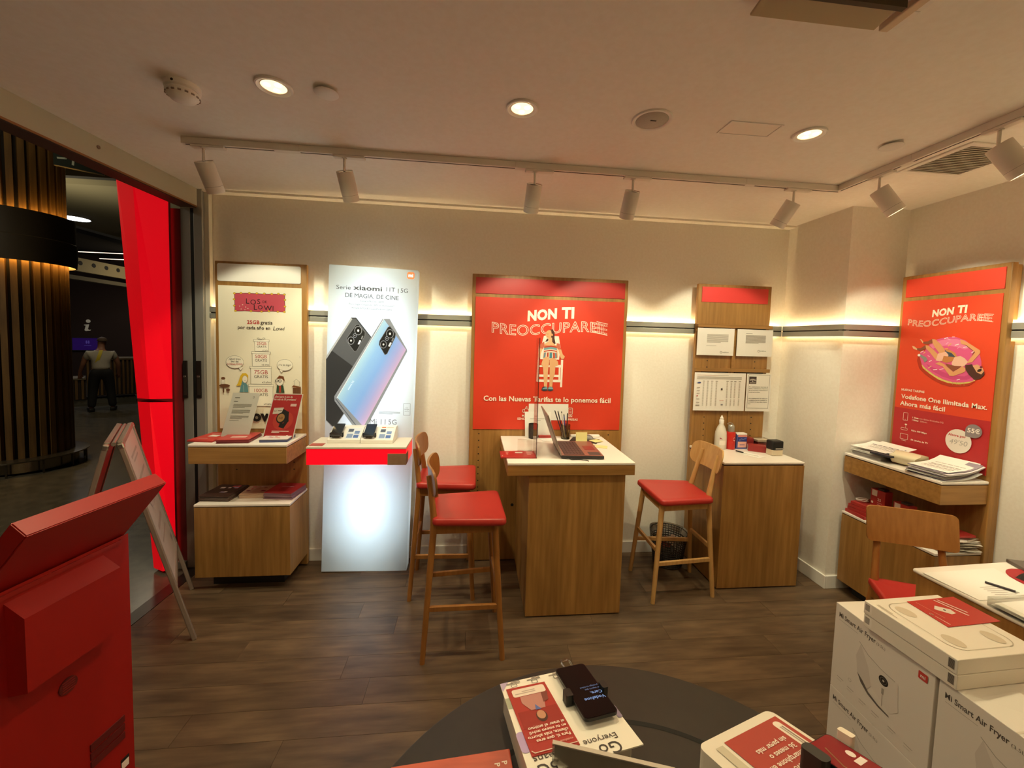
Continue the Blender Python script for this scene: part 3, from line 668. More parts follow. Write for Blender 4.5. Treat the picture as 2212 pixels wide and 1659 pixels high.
# ---- glowing white totem with shelf
TO = Vector((-.767, 2.955, .003)); ang = radians(1.35)
tot = thing('light_totem', TO, 'tall glowing white phone advertising totem', 'lightbox totem', euler=(0, ang, 0))
TW, TH, TD = .604, 2.205, .1
M_PAN = translucent('lit_panel', (.86, .93, .96), .82)
mb = MB()
mb.poly([(-TW / 2, 0, .0), (TW / 2, 0, .0), (TW / 2, 0, TH), (-TW / 2, 0, TH)])
mb.build('front_panel', M_PAN, tot)
mb = MB()
for x in (-TW / 2, TW / 2): mb.poly([(x, 0, 0), (x, TD, 0), (x, TD, TH), (x, 0, TH)])
mb.poly([(-TW / 2, 0, TH), (TW / 2, 0, TH), (TW / 2, TD, TH), (-TW / 2, TD, TH)])
mb.build('side_skin', M_PAN, tot)
MB().box(-TW / 2, TW / 2, TD - .004, TD, 0, TH).build('back_plate', paint('E8ECEF', .8), tot)
MB().box(-TW / 2, TW / 2, .002, TD, -.003, .003).build('base_plate', M_WHITE, tot)
Rt = Matrix.Translation(TO) @ Matrix.Rotation(ang, 4, 'Y')
def inlamp(u, w, sx, sy, power):
    o = lamp('lamp', 'AREA', (0, 0, 0), power, (.80, .94, 1.0) if w < 1 else (.88, .93, 1.0), None, sx, size_y=sy); o.data.shape = 'ELLIPSE'
    # faces the front panel
    o.matrix_world = Rt @ Matrix.Translation((u, .06, w)) @ Matrix.Rotation(radians(90), 4, 'X')
T_LAMP = .42
for sx_, sy_, pw_ in ((.10, .26, .55), (.18, .42, .9), (.28, .58, 1.15), (.38, .72, 1.25), (.48, .84, 1.3), (.585, .92, 1.9)): inlamp(0, .50, sx_, sy_, pw_ * T_LAMP)
inlamp(0, 1.58, .585, 1.2, 4.6 * T_LAMP); inlamp(.05, 1.6, .36, .7, .8 * T_LAMP)
def tp(x, z):
    """measured in the plane y=3.0, moved onto the leaning panel"""
    x, z = x * .985, 1.728 + (z - 1.728) * .985
    dx, dz = x - TO.x, z - TO.z
    return dx * cos(-ang) + dz * sin(-ang), -dx * sin(-ang) + dz * cos(-ang)
def lit(c, e):
    """backlit print: the ink itself glows evenly, in place of light passing through"""
    return paint(c, .5, emit=e * .75)
pt = Print(lambda u, v, h: (u, -h, v), .001)
def TP(l): return [tp(*q) for q in l]
def toppos(x, z): return tp(x, z)
G = '4A4C52'
def ttext(s, x0, x1, z, size, c=G, bold=0.0):
    a = tp((x0 + x1) / 2, z); V, F, lo, hi = text_geo(s, bold); pt.text(s, a[0], a[1], size, c, 'c', bold, width=(x1 - x0) * .985)
ttext('Serie', -.983, -.885, 2.052, .040); ttext('xiaomi', -.867, -.668, 2.050, .046, bold=.02); ttext('11T', -.638, -.578, 2.048, .042); ttext('|', -.558, -.552, 2.046, .036, '8A8C92'); ttext('5G', -.538, -.488, 2.044, .042)
pt.cut('headline', tot)
ttext('DE MAGIA, DE CINE', -.922, -.552, 1.994, .042)
ttext('Cámara PRO de 108MP', -.819, -.654, 1.967, .016, '7A7C82'); ttext('Pura magia: Cárgalo al 100% en 15 minutos*', -.895, -.581, 1.942, .016, '7A7C82'); ttext('Pantalla AMOLED superfluida de 120Hz', -.876, -.598, 1.915, .016, '7A7C82')
pt.cut('small_print', tot)
c = tp(-.4675, 2.168); pt.poly(rrect(c[0] - .025, c[0] + .025, c[1] - .024, c[1] + .024, .012), lit('E8692A', .55)); pt.text('mi', c[0], c[1] - .010, .034, lit('FFFFFF', .8), bold=.03)
pt.cut('brand_mark', tot)
# phone one (charcoal)
def xt(p): return tp(*p)
ph1 = TP([(-.881, 1.853), (-.846, 1.854), (-.729, 1.705), (-.80, 1.47), (-.924, 1.168), (-.988, 1.064), (-1.014, 1.067), (-1.052, 1.112), (-1.052, 1.571)])
pt.poly(ph1, lit('34363B', .22)); pt.poly(TP([(-.874, 1.847), (-.850, 1.848), (-.735, 1.704), (-.80, 1.50), (-.86, 1.50), (-1.02, 1.62)]), lit('5A5E66', .22))
pt.poly(TP([(-.881, 1.853), (-.872, 1.843), (-1.05, 1.552), (-1.052, 1.571)]), lit('AEB2B8', .3)); pt.line(TP([(-1.052, 1.112), (-1.01, 1.068), (-.988, 1.064), (-.924, 1.168)]), .004, lit('8A8C92', .25))
def camera_island(q, lens):
    q = TP(q); c0 = Vector(((sum(p[0] for p in q)) / 4, sum(p[1] for p in q) / 4))
    # corners cut
    pts = []
    for i in range(4):
        p, a, b = Vector(q[i]), Vector(q[i - 1]), Vector(q[(i + 1) % 4]); pts += [tuple(p.lerp(a, .12)), tuple(p.lerp(b, .12))]
    pt.poly(pts, lit('1D1F22', .18)); pt.line(pts, .003, lit('7A7E86', .3), True)
    for (x, z), r in zip(lens, (.030, .014, .026)):
        x, z = tp(x, z); pt.poly(ell(x, z, r * .8, r, 20), lit('0C0D0F', .1)); pt.line(ell(x, z, r * .8, r, 22), .0035, lit('A9ADB3', .35), True); pt.poly(ell(x, z, r * .25, r * .3, 10), lit('D8DCE2', .4))
    x, z = tp(*lens[3]); Mz = 1.0; pt.poly([(x - .012, z - .014), (x + .0, z + .014), (x + .012, z + .012), (x, z - .016)], lit('E8EAEE', .5))
    x, z = tp(lens[3][0] + .018, lens[3][1] + .035); pt.poly([(x - .008, z - .012), (x, z + .013), (x + .009, z + .011), (x + .001, z - .014)], lit('8A8D92', .3))
camera_island([(-.837, 1.817), (-.776, 1.743), (-.849, 1.600), (-.918, 1.694)], [(-.831, 1.762), (-.854, 1.726), (-.880, 1.689), (-.822, 1.679)])
pt.cut('charcoal_phone_picture', tot)
# phone two (blue to rose), printed as strips of changing tint
O2 = [(-.654, 1.849), (-.616, 1.850), (-.495, 1.633), (-.780, 1.065), (-.848, 1.068), (-.980, 1.253), (-.980, 1.283)]
pt.poly(TP([(-.662, 1.852), (-.612, 1.853), (-.488, 1.636), (-.486, 1.622), (-.770, 1.058), (-.856, 1.062), (-.992, 1.252), (-.994, 1.287)]), lit('8E95A0', .35))
pt.up(); nS = 26
Lp, Rp = Vector((-.972, 1.276)), Vector((-.650, 1.846)); Lq, Rq = Vector((-.790, 1.066)), Vector((-.494, 1.634))
def mixc(a, b, k): a, b = [int(a[i:i + 2], 16) for i in (0, 2, 4)], [int(b[i:i + 2], 16) for i in (0, 2, 4)]; return '%02X%02X%02X' % tuple(round(x + (y - x) * k) for x, y in zip(a, b))
stops = [(0, 'A8CEE4'), (.25, '8AB8E8'), (.55, '7FAAE6'), (.78, '9CA6DC'), (1, 'C2A8D0')]
for i in range(nS):
    a, b = i / nS, (i + 1) / nS; k = (a + b) / 2
    for (s0, q0), (s1, q1) in zip(stops, stops[1:]):
        if s0 <= k <= s1: cc = mixc(q0, q1, (k - s0) / (s1 - s0))
    pt.poly([tp(*Lp.lerp(Lq, a)), tp(*Lp.lerp(Lq, b)), tp(*Rp.lerp(Rq, b)), tp(*Rp.lerp(Rq, a))], lit(cc, .5), False)
pt.line(TP([(-.975, 1.276), (-.654, 1.849)]), .005, lit('D8E6F0', .5)); pt.line(TP([(-.984, 1.268), (-.84, 1.072)]), .006, lit('5A6270', .3))
camera_island([(-.615, 1.808), (-.563, 1.741), (-.637, 1.582), (-.691, 1.676)], [(-.609, 1.746), (-.630, 1.711), (-.654, 1.668), (-.608, 1.670)])
a = tp(-.875, 1.365); pt.text('xiaomi 5G', a[0], a[1], .018, lit('E8F2FA', .6), rot=radians(60))
pt.cut('blue_phone_picture', tot)
ttext('Mi 11', -.746, -.635, 1.085, .056, '7C8088'); ttext('5G', -.614, -.556, 1.085, .052, '7C8088')
pt.cut('headline', tot)
q = [tp(-.506, 1.240), tp(-.459, 1.240), tp(-.459, 1.154), tp(-.506, 1.154)]; pt.line(q, .002, '6A6E76', True); ttext('Con', -.492, -.474, 1.205, .010, '6A6E76'); ttext('Google', -.500, -.466, 1.193, .012, '5A5E66'); ttext('Assistant', -.499, -.466, 1.180, .008, '6A6E76')
a, b = tp(-.682, 1.161), tp(-.531, 1.178); pt.bars(a[0], b[0], a[1], b[1], 4, '9AA0A8')
pt.build('small_print', tot)
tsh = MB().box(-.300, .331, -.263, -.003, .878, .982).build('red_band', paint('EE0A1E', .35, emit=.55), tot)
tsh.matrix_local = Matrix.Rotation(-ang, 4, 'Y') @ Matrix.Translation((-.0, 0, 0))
def shelfpart(mb, name, m): o = mb.build(name, m, tsh); return o
shelfpart(MB().box(-.302, .333, -.266, -.002, .982, .997, .003), 'shelf_top', paint('DDD3C4', .35))
shelfpart(MB().box(-.300, .331, -.2645, -.004, .982, .9835), 'shelf_gap', M_DARK)
shelfpart(MB().box(.212, .332, -.2652, -.2632, .876, .952), 'brown_tape_patch', noisy('tape', '8A6850', '95745C', 25, .5))
shelfpart(MB().box(.3312, .3326, -.264, -.18, .876, .952), 'brown_tape_patch', MATS['tape'])
# two demo stands with phones on the shelf
def demo_stand(x0, x1, yf, label, orange):
    t = thing('phone_stand', ((x0 + x1) / 2, yf + .1, 1.0), label, 'phone stand', 'white phone stands on the totem shelf')
    mb = MB(); pr_ = [(yf, 1.0015), (yf + .19, 1.0015), (yf + .19, 1.088), (yf + .12, 1.088), (yf, 1.022)]
    A = [mb.bm.verts.new((x0, a, b)) for a, b in pr_]; B = [mb.bm.verts.new((x1, a, b)) for a, b in pr_]
    mb._fin([mb.bm.faces.new(A), mb.bm.faces.new(B[::-1])] + [mb.bm.faces.new([A[i], B[i], B[(i + 1) % 5], A[(i + 1) % 5]]) for i in range(5)])
    mb.build('wedge', paint('E6E2DA', .4), t)
    sl = Vector((0, .12, .066)).normalized(); nn = Vector((0, -.066, .12)).normalized(); o = Vector((0, yf, 1.022))
    fn = lambda u, v, h: Vector((u, 0, 0)) + o + sl * v + nn * h
    p = Print(fn, .0006); w = x1 - x0
    p.rect(x0 + w * .50, x1 - .012, .012, .122, 'D8DCE4')
    if orange: p.rect(x0 + w * .55, x0 + w * .68, .126, .134, 'D8622A'); p.rect(x0 + w * .72, x1 - .015, .128, .131, 'B09A88')
    p.rect(x0 + w * .54, x0 + w * .72, .02, .06, '7F93B8'); p.rect(x0 + w * .75, x1 - .02, .02, .05, '4A68A8'); p.rect(x0 + w * .75, x1 - .02, .06, .09, '7088B8'); p.rect(x0 + w * .54, x0 + w * .70, .08, .11, '4A5468')
    p.build('info_card', t)
    cl = fn(x0 + w * .24, .03, .012)
    MB().box(cl.x - .020, cl.x + .020, cl.y - .012, cl.y + .008, cl.z - .012, cl.z + .006, .003).build('clamp', paint('4A4744', .4, .5), t)
    MB().box(cl.x - .044, cl.x - .036, cl.y, cl.y + .02, cl.z - .012, cl.z + .018, .002).build('clamp_arm', M_BLACK, t)
    MB().box(cl.x + .036, cl.x + .044, cl.y, cl.y + .02, cl.z - .012, cl.z + .018, .002).build('clamp_arm', M_BLACK, t)
    ph = thing('phone', fn(x0 + w * .24, .075, .03), 'dark phone held on the ' + ('right' if orange else 'left') + ' stand of the totem shelf', 'phone', 'phones on the totem shelf')
    X = Vector((1, 0, 0)); Mx = Matrix.Translation(fn(x0 + w * .24, .075, .024)) @ Matrix((X, sl, nn)).transposed().to_4x4()
    MB().box(-.035, .035, -.062, .062, -.0045, .0045, .004, M=Mx).build('body', M_BLACK, ph)
    mb = MB(); mb.poly([Mx @ Vector(q) for q in ((-.032, -.058, .0049), (.032, -.058, .0049), (.032, .058, .0049), (-.032, .058, .0049))]); mb.build('screen', paint('16181F', .08), ph)
demo_stand(-.969, -.757, 2.785, 'white wedge phone stand at the left of the totem shelf', False)
demo_stand(-.752, -.540, 2.778, 'white wedge phone stand with orange mark at the right of the totem shelf', True)
solo('sticker', MB().box(-1.06, -.975, 2.71, 2.775, 1.0008, 1.0022, M=None), paint('A8443A', .4), (-1.017, 2.74, 1.0), 'red sticker on the left corner of the totem shelf', 'sticker')

# ---- wide board with red poster, and the service desk in front of it
RMX = Matrix.Rotation(radians(90), 4, 'X')
u2 = thing('display_unit', (.575, YP, 0), 'wide oak wall board behind the laptop desk, with plain red header', 'display unit', 'oak display units')
MB().box(-.026, 1.177, YP, 3.087, .006, 2.213, .004).build('back_board', M_OAK, u2)
MB().box(0, 1.151, YP - .0045, YP + .001, 2.069, 2.188).build('red_header', paint('B82D28', .45), u2)
b = MB(); holes(b, [(.047, z) for z in [1.005 - .052 * k for k in range(10)] + [.56, .30]] + [(1.066, z) for z in (1.0, .948)], YP); b.build('peg_holes', M_BLACK, u2)
MB().cyl((.318, YP - .001, .445), (.318, YP + .004, .445), .012, seg=12).build('cable_hole', M_BLACK, u2)
po = thing('poster', (.575, YP - .004, 1.041), 'wide red poster of a person in a white deckchair', 'poster')
MB().box(0.0, 1.151, YP - .0045, YP - .001, 1.041, 2.043).build('sheet', paint('D43A20', .5), po)
pr = Print(BP); CR = 'F6EAD8'
def wv(x, a, b, pts):
    for (x0, y0), (x1, y1) in zip(pts, pts[1:]):
        if x <= x1: return y0 + (y1 - y0) * (x - x0) / (x1 - x0)
    return pts[-1][1]
def slope_warp(pts, ref): return lambda x, y: (x, ref + (y - ref) + (wv(x, 0, 0, pts) - ref))
W1 = [(.10, 1.784), (.20, 1.772), (.30, 1.762), (.40, 1.764), (.50, 1.778), (.62, 1.790), (.74, 1.800), (.86, 1.813), (.93, 1.803), (1.03, 1.782)]
def smooth_warp(P, ref):
    n = 60; x0, x1 = P[0][0], P[-1][0]
    T = [wv(x0 + (x1 - x0) * k / n, 0, 0, P) for k in range(n + 1)]
    for _ in range(30): T = [T[0]] + [(T[k - 1] + T[k] * 2 + T[k + 1]) / 4 for k in range(1, n)] + [T[-1]]
    def f(x, y):
        k = max(0, min(n - 1e-6, (x - x0) / (x1 - x0) * n)); i = int(k); return (x, y - ref + T[i] + (T[i + 1] - T[i]) * (k - i))
    return f
def fit(p, s, x0, x1, y, size, c, bold=0, outline=0, warp=None, slant=0.0):
    V, F, a, b = text_geo(s, bold, outline)
    p.text(s, (x0 + x1) / 2, y, size, c, 'c', bold, outline, x1 - x0, warp, 0, slant)
fit(pr, 'NON', .395, .620, 1.876, .104, CR, .05, 0, lambda x, y: (x, y + (x - .397) * .12)); fit(pr, 'TI', .658, .755, 1.905, .113, CR, .05, 0, lambda x, y: (x, y + (x - .66) * .05))
sw = smooth_warp(W1, 0)
pr.cut('headline', po)
fit(pr, 'PREOCCUPARE', .126, .935, 0, .112, CR, .03, .017, sw)
for k, x in enumerate((.90, .945, .975)): fit(pr, 'E', x, x + .062 - .008 * k, .004, .105, CR, .02, .011, sw)
pr.line([sw(.935, .087), sw(1.022, .087)], .004, CR); pr.line([sw(.935, .0), sw(1.022, .0)], .004, CR)
pr.cut('headline', po)
# seated woman in a white chair
def P3(l): return [(.482 + (x / 1106 * 120 + 1140 - 1160.6) * .00357, 1.8145 - (y / 9.217 + 690 - 712) * .00353) for x, y in l]
wh = 'F3E8DC'; sk = 'E3B183'
for q in ([(205, 470), (225, 930), (190, 1250), (175, 1250), (200, 600)], [(660, 800), (705, 800), (700, 1355), (660, 1355)], [(190, 1205), (700, 1205), (700, 1255), (190, 1255)], [(220, 1105), (640, 1105), (640, 1150), (220, 1150)], [(210, 920), (660, 905), (660, 955), (210, 955)], [(620, 950), (650, 950), (650, 1210), (622, 1210)], [(190, 950), (225, 950), (220, 1210), (190, 1210)]):
    pr.poly(P3(q), wh)
pr.poly(P3([(300, 330), (600, 330), (640, 560), (620, 800), (240, 800), (260, 520)]), wh); pr.up()
for k in range(9): x = 315 + k * 35; pr.line(P3([(x, 345), (x - 20 + k * 4, 780)]), .0018, 'D9C8B8', False, False)
hair = '4A2418'
pr.poly(P3([(400, 210), (470, 195), (510, 260), (515, 380), (540, 480), (500, 500), (450, 420), (440, 300)]), hair); pr.poly(P3([(370, 380), (395, 400), (385, 435), (330, 450), (350, 410)]), hair)
pr.poly(P3([(390, 370), (465, 360), (470, 450), (520, 490), (560, 560), (310, 560), (330, 480), (395, 445)]), sk)
pr.poly(P3([(350, 240), (400, 212), (440, 220), (455, 300), (440, 370), (395, 390), (355, 360), (345, 330), (325, 320), (345, 290)]), 'E0A878'); pr.poly(P3(ell(465, 305, 16, 24, 12)), 'D99A68'); pr.line(P3([(358, 292), (388, 290)]), .003, '6A3A28'); pr.line(P3([(360, 340), (385, 338)]), .003, 'B05A48')
pr.poly(P3([(235, 500), (310, 440), (320, 520), (290, 590), (210, 580)]), 'C9694E'); pr.poly(P3([(560, 470), (620, 480), (640, 580), (670, 590), (600, 600), (565, 560)]), 'C9694E')
pr.poly(P3([(210, 580), (285, 590), (250, 680), (235, 770), (205, 760)]), sk); pr.poly(P3([(600, 600), (655, 595), (690, 690), (735, 730), (715, 780), (670, 790), (640, 740)]), sk)
pr.poly(P3([(310, 500), (450, 530), (565, 510), (575, 600), (590, 760), (300, 770), (310, 620)]), 'D8885A'); pr.up()
for y0, y1, cc in ((520, 545, 'B23A2A'), (548, 590, '6F9FA8'), (590, 605, 'F0E2D0'), (605, 625, 'B23A2A'), (628, 650, 'F0E2D0')): pr.poly(P3([(310, y0 + 25), (450, y0), (565, y0 + 20), (565, y1 + 20), (450, y1), (310, y1 + 25)]), cc, False)
for x0, x1, cc in ((318, 350, '6F8FA0'), (355, 375, 'F0E2D0'), (375, 400, 'B23A2A'), (412, 425, 'F0E2D0'), (425, 475, '4F8C9C'), (475, 490, 'F0E2D0'), (492, 525, 'C0492C'), (530, 560, '7A8F9C')): pr.poly(P3([(x0, 660), (x1, 660), (x1 + (x1 - 440) * .12, 770), (x0 + (x0 - 440) * .12, 770)]), cc, False)
pr.poly(P3([(265, 900), (300, 780), (370, 740), (420, 760), (425, 850), (410, 960), (400, 1200), (395, 1350), (335, 1350), (320, 1150), (300, 960)]), sk); pr.poly(P3([(430, 800), (470, 765), (540, 780), (600, 840), (610, 910), (550, 930), (545, 1080), (510, 1200), (500, 1350), (440, 1350), (440, 1150), (435, 960)]), 'DFAA7A')
pr.poly(P3([(300, 1365), (350, 1345), (400, 1360), (405, 1425), (330, 1435), (285, 1415)]), '2F3E4A'); pr.poly(P3([(320, 1375), (395, 1350), (405, 1400), (300, 1400)]), '7FA3B0'); pr.poly(P3([(415, 1365), (460, 1345), (510, 1360), (525, 1415), (470, 1440), (412, 1425)]), '2F3E4A'); pr.poly(P3([(415, 1400), (430, 1352), (505, 1360), (522, 1400)]), '7FA3B0')
pr.cut('deckchair_picture', po)
fit(pr, 'Con las Nuevas Tarifas te lo ponemos fácil', .077, 1.070, 1.262, .054, CR, .022, 0, lambda x, y: (x, y - (x - .077) * .006))
pr.cut('caption', po)
# thumbs up and paper icons with captions
def icon(pts): pr.line(pts, .0042, CR)
icon([(.385, 1.173), (.378, 1.178), (.378, 1.195), (.385, 1.199), (.391, 1.199), (.391, 1.173), (.385, 1.173)]); icon([(.391, 1.196), (.400, 1.206), (.406, 1.220), (.412, 1.218), (.410, 1.202), (.424, 1.200), (.426, 1.176), (.395, 1.173)])
pr.line(rrect(.735, .768, 1.163, 1.212, .006, 2), .004, CR, True)
for k in range(3): pr.line([(.744, 1.176 + .011 * k), (.760, 1.176 + .011 * k)], .003, CR)
pr.text('MÁS', .397, 1.140, .024, CR, bold=.02); pr.text('SENCILLAS', .397, 1.117, .024, CR, bold=.02); pr.text('SIN', .750, 1.140, .024, CR, bold=.02); pr.text('SORPRESAS', .750, 1.114, .024, CR, bold=.02)
pr.build('icons', po)

dk = thing('service_desk', (.61, 2.72, 0), 'tall oak service desk with white top carrying the laptop', 'desk')
MB().box(.349, .958, 2.392, 3.05, .008, .909, .002).build('desk_body', M_OAK, dk)
MB().box(.36, .95, 2.41, 3.04, 0, .008).build('plinth', M_DARK, dk)
sl = MB().box(.214, 1.01, 2.374, 3.053, .909, .972, .002).build('desk_slab', M_OAKH, dk)
MB().box(.214, 1.01, 2.372, 3.053, .9725, .989, .0035).build('white_top', M_LAM, sl)
ZD = .9895
# red promotion card, clear divider
dv = thing('clear_divider', (.40, 2.5, ZD), 'tall clear acrylic screen with red base standing across the desk', 'acrylic screen')
rb_ = MB().box(.178, .404, 2.46, 2.60, ZD, ZD + .009, .001).build('red_base', paint('A82E2C', .35), dv)
pr = Print(top_plane(ZD + .0095)); pr.poly(rrect(.275, .325, 2.545, 2.572, .01), 'D8C4BC'); pr.text('T', .19, 2.48, .03, 'E6C8BE', rot=0); pr.bars(.35, .39, 2.50, 2.58, 3, 'E0A89E'); pr.bars(.215, .235, 2.50, 2.58, 2, 'D08A80')
o = pr.build('printed_text', dv)
MB().box(.397, .400, 2.455, 2.60, ZD + .002, 1.745).build('clear_sheet', M_ACR, dv)
MB().box(.3965, .4005, 2.454, 2.456, ZD + .002, 1.745).build('dark_edge', paint('3A1512', .3), dv)
MB().box(.30, .397, 2.62, 2.64, ZD, ZD + .08).build('clear_foot', M_ACR, dv)
# laptop seen from the side
lp = thing('laptop', (.70, 2.62, ZD), 'open grey laptop with reddish keyboard deck on the tall desk', 'laptop')
Ml = Matrix.Translation((.70, 2.625, ZD + .0005)) @ Matrix.Rotation(radians(-3), 4, 'Z')
MB().box(-.132, .14, -.185, .185, .002, .022, .004, M=Ml).build('base', paint('2B2524', .4), lp)
MB().box(-.128, .136, -.181, .181, .0222, .0236, M=Ml).build('deck', paint('9A6A5E', .35, .3), lp)
mb = MB(); mb.box(-.112, .02, -.165, .165, .0237, .0242, M=Ml); kw = mb.build('key_well', paint('3A2A28', .5), lp)
for r in range(6):
    for c in range(14):
        x = -.109 + r * .0212; yk = -.162 + c * .0233
        MB().box(x, x + .0185, yk, yk + .0205, .0243, .0262, M=Ml).build('key', paint('54403E', .5), kw)
MB().box(.045, .115, -.05, .05, .0237, .0242, M=Ml).build('touchpad', paint('8A3C38', .4), lp)
MB().box(.05, .125, -.165, -.10, .0237, .0242, M=Ml).build('sticker', paint('4A4442', .5), lp)
Ms = Ml @ Matrix.Translation((-.128, 0, .018)) @ Matrix.Rotation(radians(-20), 4, 'Y')
lid = MB().box(-.009, 0, -.184, .184, .004, .275, .004, M=Ms).build('lid', paint('8F7F75', .4, .35), lp)
mb = MB(); mb.poly([Ms @ Vector(q) for q in ((.0005, -.172, .02), (.0005, .172, .02), (.0005, .172, .262), (.0005, -.172, .262))]); mb.build('screen', paint('181A20', .1), lid)
for yk in (-.13, .13): MB().cyl(Ms @ Vector((-.003, yk - .025, 0)), Ms @ Vector((-.003, yk + .025, 0)), .008, seg=12).build('hinge', M_BLACK, lp, True)
MB().tube([Ml @ Vector(q) for q in ((-.10, -.186, .008), (-.07, -.205, .003), (-.02, -.20, .003), (.02, -.215, .003), (.03, -.23, .003))], .0025).build('cable', M_BLACK, lp, True)
# things at the back of the desk
def pen_pot(x, y, m, label, pens):
    t = thing('pen_pot', (x, y, ZD), label, 'pen pot', 'pen pots on the tall desk')
    MB().lathe([(.034, .002), (.036, .11), (.034, .11), (.031, .006)], (x, y, ZD), 20, caps=False).build('pot', m, t, True)
    MB().lathe([(.031, .001), (.031, .006)], (x, y, ZD), 20).build('bottom', M_BLACK, t)
    return t
pen_pot(.455, 2.985, noisy('wire_mesh', '1B1614', '3A322E', 160, .6), 'dark mesh pen pot behind the clear screen', 0)
pen_pot(.70, 2.97, glass('smoky_glass', (.75, .70, .5), .05, .3), 'clear pen pot full of pens behind the laptop', 5)
for k, (dx, dy, tx, ty, L, cc, lb) in enumerate(((-.010, -.01, -.26, .05, .20, '1E1A20', 'black pen leaning furthest left in the clear pen pot'), (.0, .006, -.16, .06, .19, 'DAD2CC', 'white pen in the middle of the clear pen pot'), (-.012, .008, -.36, -.04, .21, '30242E', 'dark marker tilting towards the laptop lid in the clear pen pot'), (.012, .0, .02, .1, .175, '20201E', 'upright black pen at the right of the clear pen pot'), (.006, .012, -.08, .12, .165, '3A4A8A', 'blue pen standing in the clear pen pot'))):
    d = Vector((tx, ty, 1)).normalized(); p0 = Vector((.70 + dx, 2.97 + dy, ZD + .007))
    t = thing('pen', p0, lb, 'pen', 'pens in the clear pot')
    MB().cyl(p0, p0 + d * L, .0042, .0042, 10).build('barrel', paint(cc, .4), t, True); MB().cyl(p0 + d * L, p0 + d * (L + .012), .0042, .003, 10).build('cap', paint('1A1A1A', .4), t, True)
tilt_sheet('notice_card', ((.40, 3.020, ZD + .001), (.60, 3.020, ZD + .001), (.60, 3.046, 1.180), (.395, 3.046, 1.180)), .0012, M_PAPER, 'white card with small print behind the clear screen', 'card', lambda p, t: (p.text('LE', .43, .80, .08, '3A3836', width=.11), p.rect(.2, .75, .72, .732, '8A8680'), p.rect(.35, .6, .66, .672, '8A8680'), p.build('printed_text', t)))
solo('paper_sheet', MB().box(.425, .735, 3.0485, 3.0495, 1.115, 1.242, M=Matrix.Identity(4)), M_PAPER, (.58, 3.049, 1.115), 'white sheet propped against the red poster behind the laptop', 'paper')
solo('paper_sheet', MB().box(-.05, .14, -.03, .05, 0, .0012, M=Matrix.Translation((.56, 2.93, ZD + .0005)) @ Matrix.Rotation(.2, 4, 'Z')), M_PAPER, (.56, 2.93, ZD), 'white paper lying under the laptop lid on the desk', 'paper')
solo('white_tray', MB().box(.755, .985, 3.015, 3.045, ZD + .0005, ZD + .018, .004), M_WHITE, (.87, 3.03, ZD), 'slim white bar at the back edge of the tall desk', 'bar')
solo('red_folder', MB().box(.50, .62, 2.99, 3.015, ZD + .0005, ZD + .018, .001), paint('A8352E', .5), (.56, 3.0, ZD), 'thin red folder beside the mesh pen pot', 'folder')
tr = thing('mouse_mat', (.85, 2.92, ZD), 'black mouse mat under yellow notes at the back of the tall desk', 'mouse mat')
MB().box(-.10, .10, -.075, .075, .0005, .004, .001, M=Matrix.Translation((.84, 2.925, ZD)) @ Matrix.Rotation(-.45, 4, 'Z')).build('mat', M_DARK, tr)
ms = thing('computer_mouse', (.865, 2.965, ZD + .004), 'grey computer mouse behind the upright yellow notes', 'mouse')
MB().grid(lambda a, b: Vector((.865, 2.965, ZD + .005)) + Vector((.052 * (a * 2 - 1), .03 * (b * 2 - 1), .03 * max(0, (1 - (a * 2 - 1) ** 2) * (1 - (b * 2 - 1) ** 2)) ** .5)), 10, 8).build('shell', paint('6F6A68', .35), ms, True)
NOTE = paint('E8DC9A', .6)
nt = thing('sticky_notes', (.795, 2.86, ZD), 'yellow sticky notes standing upright behind the laptop', 'sticky notes', 'yellow sticky notes')
MB().box(-.042, .042, -.004, .004, .0, .075, .0008, M=Matrix.Translation((.795, 2.85, ZD + .0005)) @ Matrix.Rotation(radians(-8), 4, 'X')).build('pad', NOTE, nt)
for (x, y, r, z, lb) in ((.915, 2.885, .5, .005, 'yellow sticky note lying on the black mouse mat'), (.91, 2.735, -.35, .0, 'yellow sticky note at the right edge of the tall desk'), (.83, 2.795, .2, .0, 'yellow sticky note lying just behind the laptop deck')):
    t = thing('sticky_note', (x, y, ZD + z), lb, 'sticky note', 'yellow sticky notes')
    MB().box(-.04, .04, -.035, .035, .0005, .0025, M=Matrix.Translation((x, y, ZD + z)) @ Matrix.Rotation(r, 4, 'Z')).build('note', NOTE, t)

# ---- notice board unit with its cabinet, in the corner
u3 = thing('display_unit', (2.06, YP, 0), 'narrow oak notice unit with red header and cabinet beside the corner', 'display unit', 'oak display units')
MB().box(1.752, 2.375, YP, 3.087, .006, 2.215, .004).build('back_board', M_OAK, u3)
MB().box(1.782, 2.344, YP - .004, YP + .001, 2.073, 2.192).build('red_header', paint('D63A38', .45), u3)
OP = M_OAKH
for z in (1.872, 1.52):
    hr = MB().box(1.754, 2.388, YP - .022, YP - .0005, z, z + .028, .002).build('hanger_rail', OP, u3)
    for xa, xb in ((1.81, 2.04), (2.09, 2.34)): MB().box(xa, xb, YP - .006, YP - .0006, z - .010, z - .0005).build('slot', M_DARK, hr)
MB().box(2.058, 2.078, YP - .010, YP - .0005, 1.0, 1.86).build('centre_batten', OP, u3)
b = MB(); holes(b, [(x, z) for x in (1.858, 2.266) for z in (1.606, 1.555, 1.15, 1.10, 1.05, 1.0)], YP); b.build('peg_holes', M_BLACK, u3)
cb = MB().box(1.746, 2.357, 2.597, YP - .0005, .008, .893, .002).build('cabinet_body', M_OAK, u3)
MB().box(1.76, 2.345, 2.61, YP - .001, 0, .008).build('plinth', M_DARK, cb)
MB().box(1.75, 2.353, 2.602, YP - .0005, .893, .902).build('shadow_gap', paint('3A2018', .6), cb)
